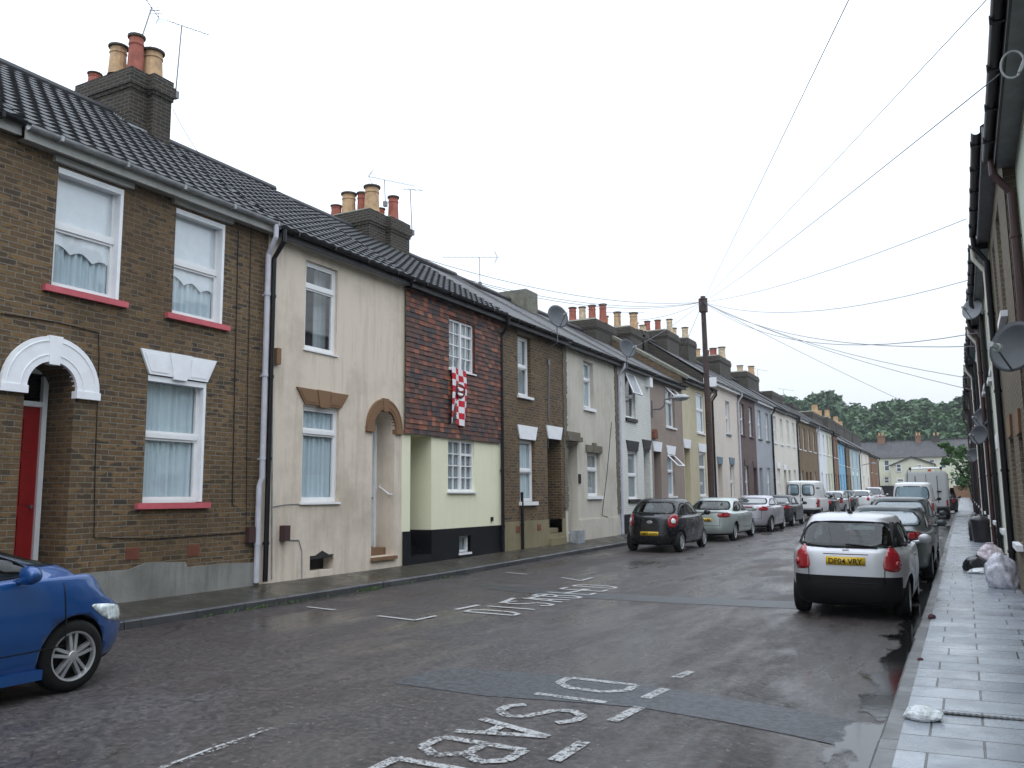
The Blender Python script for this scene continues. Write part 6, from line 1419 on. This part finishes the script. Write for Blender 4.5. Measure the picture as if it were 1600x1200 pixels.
for (Y_, pt, L_, H_, lb, kd) in ((56.6, 'graphite', 4.0, 1.45, 'dark hatchback beyond the white van on the left', 'hatch'), (62.2, 'silver', 4.1, 1.50, 'silver hatchback, first pale car beyond the dark one past the van', 'hatch'), (67.6, 'dark_teal', 4.1, 1.5, 'dark green grey car between two pale cars far up the left side', 'hatch'), (73.2, 'vanwhite', 4.1, 1.5, 'white hatchback far up the left side', 'hatch'), (84, 'mauve_silver', 4.4, 1.7, 'farthest pale car on the left, by the board fence', 'hatch')):
    vehicle('parked_car', lb, 'car', GL_, -7.85 if Y_ < 70 else -7.2, Y_, pt, L=L_, W=1.72, H=H_, zb=.95, zt=1.0, yrb=-L_/2+.2, yrr=-L_/2+.7, ywb=1.3, yrf=.4, hood=.97, nose=.7, fo=.8, ro=.7, rr=.30, tumble=.78, lights='tall', doors=5, nr=4)
# right side
c, bv, d = vehicle('parked_car', 'dark grey green coupe with rain covered rear glass just ahead of the silver hatchback', 'car', GR_, -1.52, 20.75, 'dark_teal', L=4.6, W=1.80, H=1.45, zb=.93, zt=1.02, zrb=1.02, yrb=-1.85, yrr=-.75, ywb=1.35, yrf=.45, hood=.95, nose=.68, fo=.95, ro=.95, rr=.32, tumble=.76, kind='saloon', lights='wide', rglass='wetglass', doors=3, nr=4)
c, bv, d = vehicle('parked_car', 'dark hatchback with wet grey roof between the coupe and the white windowed van', 'car', GR_, -1.62, 26.9, 'dark_teal', L=4.4, W=1.80, H=1.56, zb=.97, zt=1.04, yrb=-1.98, yrr=-1.2, ywb=1.3, yrf=.3, hood=1.0, nose=.72, fo=.9, ro=.8, rr=.32, tumble=.78, rglass='wetglass', lights='wide', doors=5, nr=3.8)
c, bv, d = vehicle('white_van', 'small white van with one wide rear window on the right side', 'van', 'vans in the street', -2.15, 45.2, 'vanwhite', L=4.4, W=1.84, H=2.02, zb=1.12, g=.3, zt=1.12, zrb=1.15, yrb=-2.1, yrr=-1.92, ywb=1.6, yrf=.6, hood=1.1, nose=.85, fo=.85, ro=.8, rr=.32, tumble=.84, kind='van', van_panel=True, rglass='vanglass', lights='column', bumper=.5, nr=6, rear_win=[(-.74, 1.22), (.74, 1.22), (.66, 1.84), (-.66, 1.84)])
# big box-bodied van
XB, YB = -1.85, 53.2; t_ = empty('box_van', (XB, YB, ground(XB, YB)), 'tall grey white high-roof van with ladder rack bar and orange beacon', 'van', 'vans in the street', local=True)
bm = bmesh.new(); bmesh.ops.create_cube(bm, size=1); bmesh.ops.scale(bm, vec=(2.12, 4.4, 2.05), verts=bm.verts); bmesh.ops.translate(bm, vec=(0, 2.2, 1.62), verts=bm.verts); bmesh.ops.bevel(bm, geom=bm.edges[:], offset=.09, segments=4, affect='EDGES')
me = bpy.data.meshes.new('cargo_body'); bm.to_mesh(me); bm.free(); me.materials.append(M['boxwhite']); o = bpy.data.objects.new('cargo_body', me); col.objects.link(o); o.parent = t_
b = MB(); b.prismX([(4.4, .45), (6.1, .45), (6.1, 1.05), (5.5, 1.25), (4.9, 2.05), (4.4, 2.2)], -1.0, 1.0); b.build('cab', M['boxwhite'], t_)
b = MB(); b.box(-1.02, 1.02, -.1, .05, .42, .62); b.box(-.95, .95, .1, 4.3, .35, .62); b.build('rear_bumper', M['bumper'], t_)
b = MB(); b.box(-.012, .012, -.008, .01, .72, 2.5); b.box(-.98, .98, -.008, .01, .68, .70)
for x_ in (-.55, .55): b.tube([(x_, -.03, .9), (x_, -.03, 2.4)], .015, 6); b.box(x_-.04, x_+.18, -.06, 0, 1.5, 1.56)
b.build('rear_door', M['bumper'], t_)
b = MB(); b.tube([(-.78, .15, 2.82), (.78, .15, 2.82)], .055, 8); b.build('ladder_bar', M['pvc'], t_)
b = MB()
for s in (-.78, .78): b.tube([(s-.06, .15, 2.82), (s+.06, .15, 2.82)], .075, 8); b.tube([(s, .15, 2.6), (s, .15, 2.8)], .02, 5)
b.tube([(-.95, .0, 2.1), (-.93, -.05, 2.7), (-.8, .1, 2.8)], .015, 5); b.build('rack_bracket', M['bumper'], t_)
b = MB(); b.lathe((.2, .3, 2.64), [(.09, 0), (.09, .13), (.06, .2), (.001, .22)], 12); b.build('beacon', M['orange'], t_, smooth=True)
for s in (-1, 1):
    for y_ in (.9, 5.2): wheel(t_, s*.92, y_, .34, s, 6, 'hubcap')
    b = MB(); b.box(s*.93, s*1.03, -.03, .02, .75, 1.05); b.build('tail_light', M['redlens'], t_)
    b = MB(); b.box(s*1.08, s*1.3, 4.75, 4.85, 1.35, 1.75); b.tube([(s*1.0, 4.8, 1.5), (s*1.15, 4.8, 1.55)], .02, 5); b.build('door_mirror', M['bumper'], t_)
vehicle('parked_car', 'dark car half hidden beyond the tall high-roof van', 'car', GR_, -1.3, 66, 'graphite', L=4.2, W=1.74, H=1.6, zb=.97, zt=1.02, yrb=-1.9, yrr=-1.4, ywb=1.3, yrf=.4, hood=1.0, nose=.72, fo=.85, ro=.75, rr=.3, tumble=.8, doors=5)

# ---------------------------------------------------------------- damp air
hz = bpy.data.materials.new('damp air'); hz.use_nodes = True; t = hz.node_tree; t.nodes.clear(); o = t.nodes.new('ShaderNodeOutputMaterial'); v = t.nodes.new('ShaderNodeVolumePrincipled')
v.inputs['Color'].default_value = (.90, .94, 1, 1); v.inputs['Density'].default_value = .0004; t.links.new(v.outputs[0], o.inputs['Volume'])
b = MB(); b.box(-640, 640, -340, 940, -2.5, 60); tag(b.build('haze', hz), kind='stuff')
